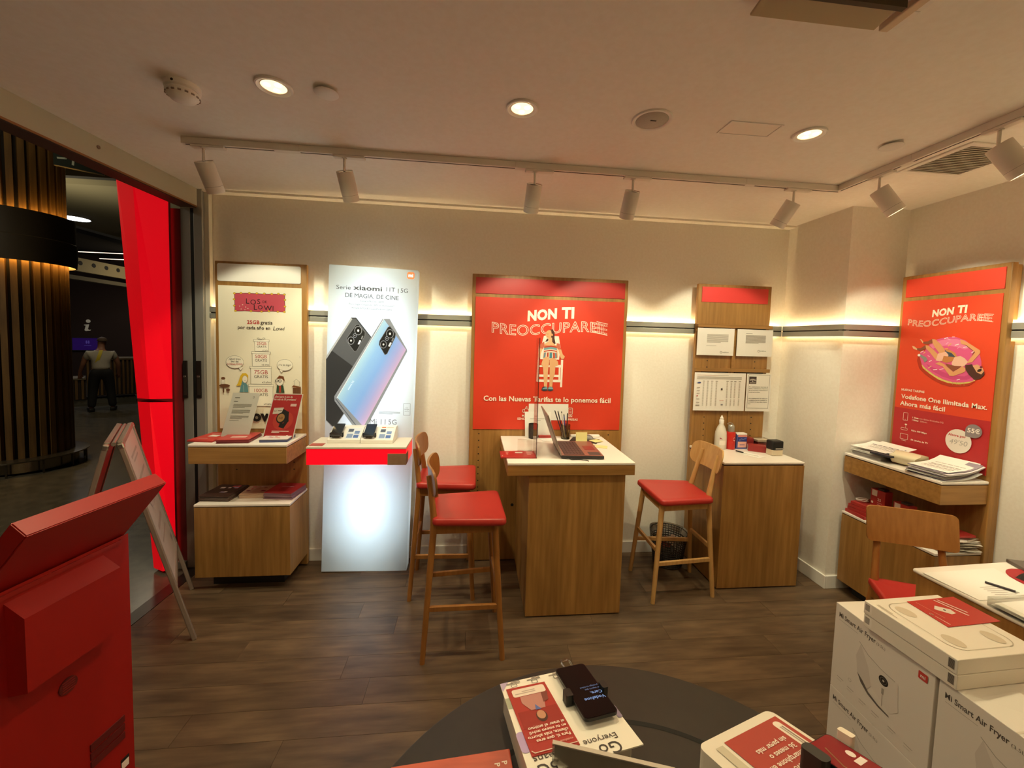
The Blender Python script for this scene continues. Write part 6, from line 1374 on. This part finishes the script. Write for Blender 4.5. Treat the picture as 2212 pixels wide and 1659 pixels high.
# folding sign board in the entrance
f1, f2 = Vector((-1.528, 2.339, 0)), Vector((-1.847, 2.813, 0)); mid = (f1 + f2) / 2; rot = atan2(.5583, .8296)
ab = thing('sandwich_board', mid - Vector((.8296, .5583, 0)) * .30, 'folding metal framed sign board standing in the shop entrance', 'sign board', None, rot, True)
M_AB = paint('A3938A', .35, .5)
def ab_panel(sgn):
    hw = .286; foot = .30 * sgn; topx = .024 * sgn; Hh = 1.155
    dx = topx - foot; Ls = sqrt(dx * dx + Hh * Hh); ux = Vector((0, 1, 0)); uz = Vector((dx, 0, Hh)).normalized(); uy = ux.cross(uz)
    M = Matrix.Translation((foot, 0, 0)) @ Matrix((ux, uz, uy)).transposed().to_4x4()   # local: u across, v up the panel, w normal
    w0, w1 = -.011, .011
    for s in (-1, 1):
        MB().box(s * hw - .014, s * hw + .014, 0, Ls - .004, w0, w1, .004, M=M).build('leg', M_AB, ab)
        MB().box(s * hw - .016, s * hw + .016, Ls - .03, Ls, w0 - .002, w1 + .002, .006, M=M).build('corner_cap', paint('D8D0C8', .2, .9), ab)
    for v in (.33, Ls - .020): MB().box(-hw + .0145, hw - .0145, v, v + .026, w0, w1, .003, M=M).build('rail', M_AB, ab)
    pn_ = MB().box(-hw + .0145, hw - .0145, .357, Ls - .021, -.004, .004, M=M).build('poster_panel', paint('C3B2AE', .35), ab)
    sg = 1 if sgn > 0 else -1
    p = Print(lambda u, v, h: M @ Vector((u, v, (.004 + h) * (1 if uy.x * sgn > 0 else -1))))
    fl_ = -1 if uy.x * sgn > 0 else 1
    cc = 'A8928F'
    for y_, wv_, hv in ((1.06, .30, .016), (1.03, .22, .012), (.93, .34, .02), (.62, .26, .03), (.55, .30, .014)): p.rect(-wv_ / 2, wv_ / 2, y_, y_ + hv, cc)
    p.poly(ell(.02, .80, .13, .07, 22), 'B39F9C'); p.rect(.16, .22, .42, .46, '9C8683')
    p.build('faded_print', ab)
ab_panel(1); ab_panel(-1)
MB().cyl((.0, -.27, 1.148), (.0, .27, 1.148), .010, seg=12).build('hinge_bar', M_AB, ab)

# ================================================================== THE MALL OUTSIDE
mfl = noisy('mall_terrazzo', '4A463C', '5B564A', 9, .22, detail=8, spec=.5)
struct('mall_floor', MB().prism([(-30, -6), (-2.13, YB - 2), (-2.13, YB), (-1.94, YW + .2), (-1.94, 9), (4, 9), (4, 26), (-30, 26)], -.06, -.002), mfl)
struct('mall_threshold', MB().prism([(shop_x(YB) - .09, YB), (shop_x(YB) + .0, YB), (shop_x(3.06), 3.06), (shop_x(3.06) - .09, 3.06)], -.003, .002), paint('2E2A26', .3, .3))
struct('mall_wall_near', MB().box(-1.95, 4, YW + .2, 9, 0, 4.4), paint('3A342C', .8))
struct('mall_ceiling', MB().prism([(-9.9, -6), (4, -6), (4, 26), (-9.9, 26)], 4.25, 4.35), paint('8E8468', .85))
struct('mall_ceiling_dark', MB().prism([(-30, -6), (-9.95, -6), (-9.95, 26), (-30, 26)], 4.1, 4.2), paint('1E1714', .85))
struct('trim_2', MB().box(-9.9, 2, 7.3, 7.42, 4.14, 4.25), paint('2A241C', .8))
struct('trim_3', MB().box(-9.95, 3, 7.42, 7.9, 4.20, 4.25), paint('7A7054', .8))
EX, NN = Vector((.7547, .656, 0)), Vector((.656, -.7547, 0))
WO = Vector((-12.7, 14.7, 0)); MW = Matrix.Translation(WO) @ Matrix((EX, -NN, Vector((0, 0, 1)))).transposed().to_4x4()
struct('mall_wall_far', MB().box(-9, 9, 0, .2, 0, 4.1, M=MW), paint('24100E', .8))
cr = thing('wood_column', (-5.5, 5.5, 0), 'round mall column clad in vertical wooden slats with lit rings', 'column')
cc_ = (-5.5, 5.5, 0)
MB().lathe([(.37, 0), (.37, 4.24)], cc_, 40).build('core', paint('17100B', .8), cr, True)
M_SL = noisy('slat_wood', '5E4526', '77592F', 3, .5, (10, 10, .8), 5)
NS = 30
slat_me = {}
for k in range(NS):
    a = 2 * pi * k / NS
    for z0, z1 in ((.10, 2.50), (3.02, 4.0)):
        if (z0) not in slat_me:
            o = MB().box(.37, .425, -.026, .026, z0, z1).build('slat', M_SL, cr); slat_me[z0] = o
        else:
            o = slat_me[z0].copy(); COL.objects.link(o)
        o.matrix_local = Matrix.Rotation(a, 4, 'Z')
for o in list(cr.children):
    if o.name.startswith('slat'): o.data = o.data
# the slats were built about the column axis, in its own coordinates
for z0, o in slat_me.items(): o.data.transform(Matrix.Translation(Vector((-5.5, 5.5, 0))))
MB().lathe([(.428, 2.54), (.485, 2.54), (.485, 2.47), (.50, 2.47), (.51, 2.60), (.51, 2.75), (.50, 2.76), (.50, 3.05), (.49, 3.05), (.49, 2.98), (.428, 2.98)], cc_, 48).build('collar', paint('3A3020', .6), cr, True)
MB().lathe([(.432, 2.532), (.478, 2.532)], cc_, 48, caps=False).build('lower_light_ring', paint('FFC060', .5, emit=48), cr); MB().lathe([(.432, 2.99), (.478, 2.99)], cc_, 48, caps=False).build('upper_light_ring', paint('FFC060', .5, emit=34), cr)
MB().lathe([(.40, 4.0), (.45, 4.02), (.45, 4.24)], cc_, 48).build('top_collar', paint('3A3020', .6), cr, True)
MB().lathe([(.44, .02), (.46, .02), (.46, .14), (.44, .14)], cc_, 48, caps=False).build('chrome_skirt', paint('8A8478', .2, .9), cr, True)
MB().lathe([(.50, .15), (.555, .155), (.56, .17), (.50, .178)], cc_, 48).build('foot_ring', paint('6A6458', .25, .8), cr, True)
for k in range(12):
    a = 2 * pi * k / 12; MB().box(.525, .54, -.008, .008, 0, .15, M=Matrix.Translation(cc_) @ Matrix.Rotation(a, 4, 'Z')).build('ring_post', paint('5A5448', .3, .8), cr)
ml = thing('ceiling_lamp', (-9.27, 10.53, 4.25), 'bright round lamp on the mall ceiling', 'ceiling light')
MB().lathe([(.25, -.012), (.24, -.02), (.01, -.022)], (-9.27, 10.53, 4.25), 32).build('diffuser', paint('F2F4FF', .4, emit=6), ml, True); MB().lathe([(.25, -.001), (.27, -.002), (.27, -.014), (.25, -.014)], (-9.27, 10.53, 4.25), 32, caps=False).build('rim', M_WHITE, ml, True)
lamp('lamp', 'SPOT', (-9.27, 10.53, 4.2), 90, (.9, .93, 1), (-9.27, 10.53, 0), .25, 150, .9)
lamp('lamp', 'SPOT', (-5.5, 2.0, 4.1), 190, (1, .86, .6), (-5.5, 2.5, 0), .25, 160, .9)
lamp('lamp', 'SPOT', (-6.5, 8.6, 4.1), 50, (1, .86, .6), (-6.5, 8.6, 0), .25, 160, .9)
for (x0, x1, z, yy, lb) in ((-11.6, -9.2, 3.757, 12.17, 'upper thin bright strip lamp in the dark part of the mall'), (-10.16, -8.9, 3.597, 12.17, 'lower thin bright strip lamp in the dark part of the mall')):
    t = thing('strip_lamp', ((x0 + x1) / 2, yy, z), lb, 'strip light', 'strip lamps in the mall'); MB().box(x0, x1, yy, yy + .05, z + .012, z + .06).build('profile', M_DARK, t); MB().box(x0, x1, yy + .005, yy + .04, z, z + .012).build('tube', paint('FFE2C4', .4, emit=1.6), t)
fs = thing('fascia', (-11.0, 14, 3.3), 'pale curved fascia with a row of round holes above the information desk', 'fascia')
MB().box(-11.12, -11.0, 11, 15.8, 3.29, 3.66).build('board', paint('6E6448', .7, emit=.10) if False else paint('8A7C58', .7), fs)
for k in range(11): MB().cyl((-10.999, 11.4 + .40 * k, 3.52), (-10.994, 11.4 + .40 * k, 3.52), .062, seg=14).build('hole', paint('17110D', .8), fs)
MB().box(-11.2, -11.0, 11, 15.8, 3.05, 3.16).build('lower_trim', paint('544C38', .8), fs)
lamp('lamp', 'SPOT', (-7.2, 7.6, 2.9), 55, (1, .9, .62), (-7.2, 7.6, 4.25), .2, 165, .9)  # unseen uplight without a fitting, added to brighten the mall ceiling
lamp('lamp', 'SPOT', (-4.6, 4.2, 3.0), 18, (1, .9, .62), (-4.6, 4.2, 4.25), .2, 165, .9)  # another added uplight, for the ceiling near the column
lamp('lamp', 'AREA', (-9.6, 14, 3.9), 30, (1, .85, .6), (-11, 14, 3.4), .4, size_y=4)
es = thing('exit_sign', (-4.45, 5.12, 3.6), 'dark green exit sign with running figure above the column', 'exit sign')
Me = Matrix.Translation((-4.45, 5.12, 3.62)) @ Matrix((Vector((.80, .60, 0)), Vector((-.60, .80, 0)), Vector((0, 0, 1)))).transposed().to_4x4()
MB().box(-.19, .20, .0, .05, -.13, .16, M=Me).build('case', paint('16201A', .5), es)
for u in (-.12, .13): MB().box(u - .006, u + .006, .02, .03, .16, .63, M=Me).build('hanger_rod', M_DARK, es)
p = Print(lambda u, v, h: Me @ Vector((u, -h, v)), .002)
gw = 'A8AC9C'; p.poly(ell(-.045, .105, .018, .018, 12), gw); p.line([(-.05, .08), (-.075, .01)], .032, gw); p.line([(-.075, .01), (-.04, -.03), (-.045, -.09)], .018, gw); p.line([(-.075, .01), (-.10, -.04), (-.155, -.05)], .018, gw); p.line([(-.055, .075), (-.015, .04), (.02, .045)], .014, gw); p.line([(-.055, .075), (-.11, .07), (-.13, .03)], .014, gw); p.rect(.02, .10, -.01, .006, gw); p.rect(.115, .175, -.07, .08, '6A6450')
p.build('running_figure', es)
# information desk
CO = Vector((-8.35, 10.15, 0)); MC = Matrix.Translation(CO) @ Matrix((EX, -NN, Vector((0, 0, 1)))).transposed().to_4x4()
idk = thing('information_desk', CO, 'slatted wooden information desk in the dark mall', 'counter')
MB().box(-.35, .50, 0, .5, .18, 1.0, M=MC).build('tall_body', paint('2A1D12', .7), idk); MB().box(-.38, .53, -.04, .54, 1.0, 1.05, .01, M=MC).build('tall_top', paint('5E5038', .5), idk)
MB().box(-1.3, -.36, 0, .5, .12, .56, M=MC).build('low_body', paint('2A1D12', .7), idk); MB().box(-1.33, -.36, -.04, .54, .56, .61, .01, M=MC).build('low_top', paint('6E6450', .5), idk)
for k in range(12): MB().box(-.345 + .071 * k, -.31 + .071 * k, -.03, 0, .2, 1.0, M=MC).build('slat', M_SL, idk)
for k in range(10): MB().box(-1.29 + .095 * k, -1.25 + .095 * k, -.03, 0, .13, .56, M=MC).build('slat', M_SL, idk)
MB().box(-1.25, .45, .03, .45, 0, .12, M=MC).build('plinth', paint('5A584E', .5), idk)
sgn = thing('information_sign', MW @ Vector((.0, -.02, 1.6)), 'pale letter i on the dark mall wall', 'sign')
p = Print(lambda u, v, h: MW @ Vector((u, -h, v)), .01); ic = paint('B8B2A2', .5, emit=.10)
p.poly(ell(.03, 1.94, .055, .055, 14), ic); p.poly([(-.07, 1.82), (.05, 1.84), (.02, 1.68), (.04, 1.655), (.09, 1.665), (.07, 1.63), (-.03, 1.61), (-.06, 1.64), (-.03, 1.79), (-.07, 1.80)], ic); p.build('letter', sgn)
tv = thing('screen', MW @ Vector((.0, -.05, 1.2)), 'dim violet screen below the letter i sign in the mall', 'screen')
MB().box(-.36, .36, -.07, -.01, .97, 1.40, M=MW).build('case', M_BLACK, tv)
mb = MB(); mb.poly([MW @ Vector(q) for q in ((-.34, -.072, .99), (.34, -.072, .99), (.34, -.072, 1.38), (-.34, -.072, 1.38))]); sc_ = mb.build('display', paint('2E0F6E', .3, emit=.13), tv)
p = Print(lambda u, v, h: MW @ Vector((u, -.073 - h, v)), .002); lc_ = paint('5A4AA8', .4, emit=.15); p.rect(-.04, -.01, 1.20, 1.30, lc_); p.rect(.01, .04, 1.20, 1.30, lc_); p.rect(-.05, .05, 1.24, 1.255, lc_); p.rect(-.08, .08, 1.13, 1.145, lc_); p.build('display_text', tv)

# ------------------------------------------------------------------ person leaning at the information desk, back to us
pe = thing('person', (-7.70, 9.19, 0), 'person seen from behind in white shirt, dark trousers and yellow strap', 'person', None, atan2(.656, .7547), True)
def skin_obj(name, V, E_, Rr, m, parent, level=2, root=0):
    me = bpy.data.meshes.new(name); me.from_pydata(V, E_, []); o = bpy.data.objects.new('tmp', me); COL.objects.link(o)
    md = o.modifiers.new('s', 'SKIN'); me.skin_vertices if me.skin_vertices else None
    if not me.skin_vertices:
        bm_ = bmesh.new(); bm_.from_mesh(me); bm_.verts.layers.skin.verify(); bm_.to_mesh(me); bm_.free()
    for i, r in enumerate(Rr):
        sv = me.skin_vertices[0].data[i]; sv.radius = r if isinstance(r, tuple) else (r, r); sv.use_root = (i == root)
    md.use_smooth_shade = True
    sb_ = o.modifiers.new('d', 'SUBSURF'); sb_.levels = level; sb_.render_levels = level
    dg = bpy.context.evaluated_depsgraph_get(); em = bpy.data.meshes.new_from_object(o.evaluated_get(dg)); bpy.data.objects.remove(o); em.name = name
    r_ = bpy.data.objects.new(name, em); COL.objects.link(r_); r_.parent = parent; em.materials.clear(); em.materials.append(m); ORG[r_.name] = Vector((0, 0, 0))
    for p_ in em.polygons: p_.use_smooth = True
    return r_
SKINC = paint('8A5E48', .6)
V, E_, Rr = [], [], []
def jv(p, r, par=None):
    V.append(p); Rr.append(r); i = len(V) - 1
    if par is not None: E_.append((par, i))
    return i
pel = jv((0, .0, .84), (.13, .10)); ab_ = jv((0, .02, .97), (.125, .09), pel); ch = jv((.0, .05, 1.14), (.145, .10), ab_); nk0 = jv((.005, .09, 1.27), (.07, .065), ch); nk = jv((.015, .115, 1.34), .052, nk0); hd_ = jv((.025, .135, 1.43), (.074, .085), nk); hd2 = jv((.03, .14, 1.50), (.058, .07), hd_)
nose = jv((.075, .165, 1.425), .022, hd_)
for s in (-1, 1):
    sh2 = jv((.19 * s, .06, 1.20), .062, ch); el_ = jv((.255 * s, .07, .98), .043, sh2); wr = jv((.285 * s - .02, .13, .80), .030, el_); pm = jv((.285 * s - .02, .15, .745), .033, wr)
    for k in range(4):
        f0 = jv((.285 * s - .02 + (k - 1.5) * .017, .16, .70), .010, pm); f1_ = jv((.285 * s - .02 + (k - 1.5) * .018, .172, .665 + .004 * abs(k - 1)), .008, f0)
    th0 = jv((.285 * s - .02 - .035 * s, .165, .735), .011, pm); jv((.285 * s - .02 - .045 * s, .18, .705), .009, th0)
    hp_ = jv((.095 * s, .0, .78), .088, pel); kn = jv((.125 * s, .02, .44), .058, hp_); an = jv((.155 * s, -.01, .09), .040, kn); jv((.165 * s, .10, .035), .032, an)
skin_obj('body', V, E_, Rr, SKINC, pe)
V, E_, Rr = [], [], []
w00 = jv((0, -.005, .84), (.150, .118)); w0 = jv((0, .0, .92), (.152, .118), w00); w1 = jv((0, .02, 1.0), (.148, .112), w0); w2 = jv((.0, .05, 1.13), (.165, .12), w1); w3 = jv((.003, .075, 1.225), (.13, .09), w2); jv((.01, .10, 1.285), (.068, .064), w3)
for s in (-1, 1): a_ = jv((.175 * s, .06, 1.19), .082, w2); jv((.232 * s, .065, 1.06), .068, a_)
skin_obj('shirt', V, E_, Rr, paint('A8A294', .8), pe)
V, E_, Rr = [], [], []
t00 = jv((0, .0, .93), (.146, .110)); t0 = jv((0, .0, .84), (.150, .116), t00)
for s in (-1, 1): a_ = jv((.098 * s, .0, .74), .105, t0); b_ = jv((.128 * s, .02, .44), .080, a_); jv((.158 * s, -.005, .07), .066, b_)
skin_obj('trousers', V, E_, Rr, paint('101012', .8), pe)
for s in (-1, 1): MB().box(-.045, .045, -.08, .17, 0, .075, .02, M=Matrix.Translation((.16 * s, .02, 0)) @ Matrix.Rotation(-.15 * s, 4, 'Z')).build('shoe', M_BLACK, pe, True)
MB().grid(lambda a, b: Vector((.03 + .082 * cos(2 * pi * a) * cos(b * 1.5), .128 + .092 * sin(2 * pi * a) * cos(b * 1.5), 1.455 + .088 * sin(b * 1.5))), 18, 8).build('short_hair', paint('4A3828', .8), pe, True)
MB().grid(lambda a, b: Vector((-.02 - .085 * b + .055 * a, -.055 - .045 * sin(pi * (1 - b) * .6) + .075 * (1 - b) ** 2, 1.27 - .31 * b)), 2, 10).build('yellow_strap', paint('C8B428', .6), pe)
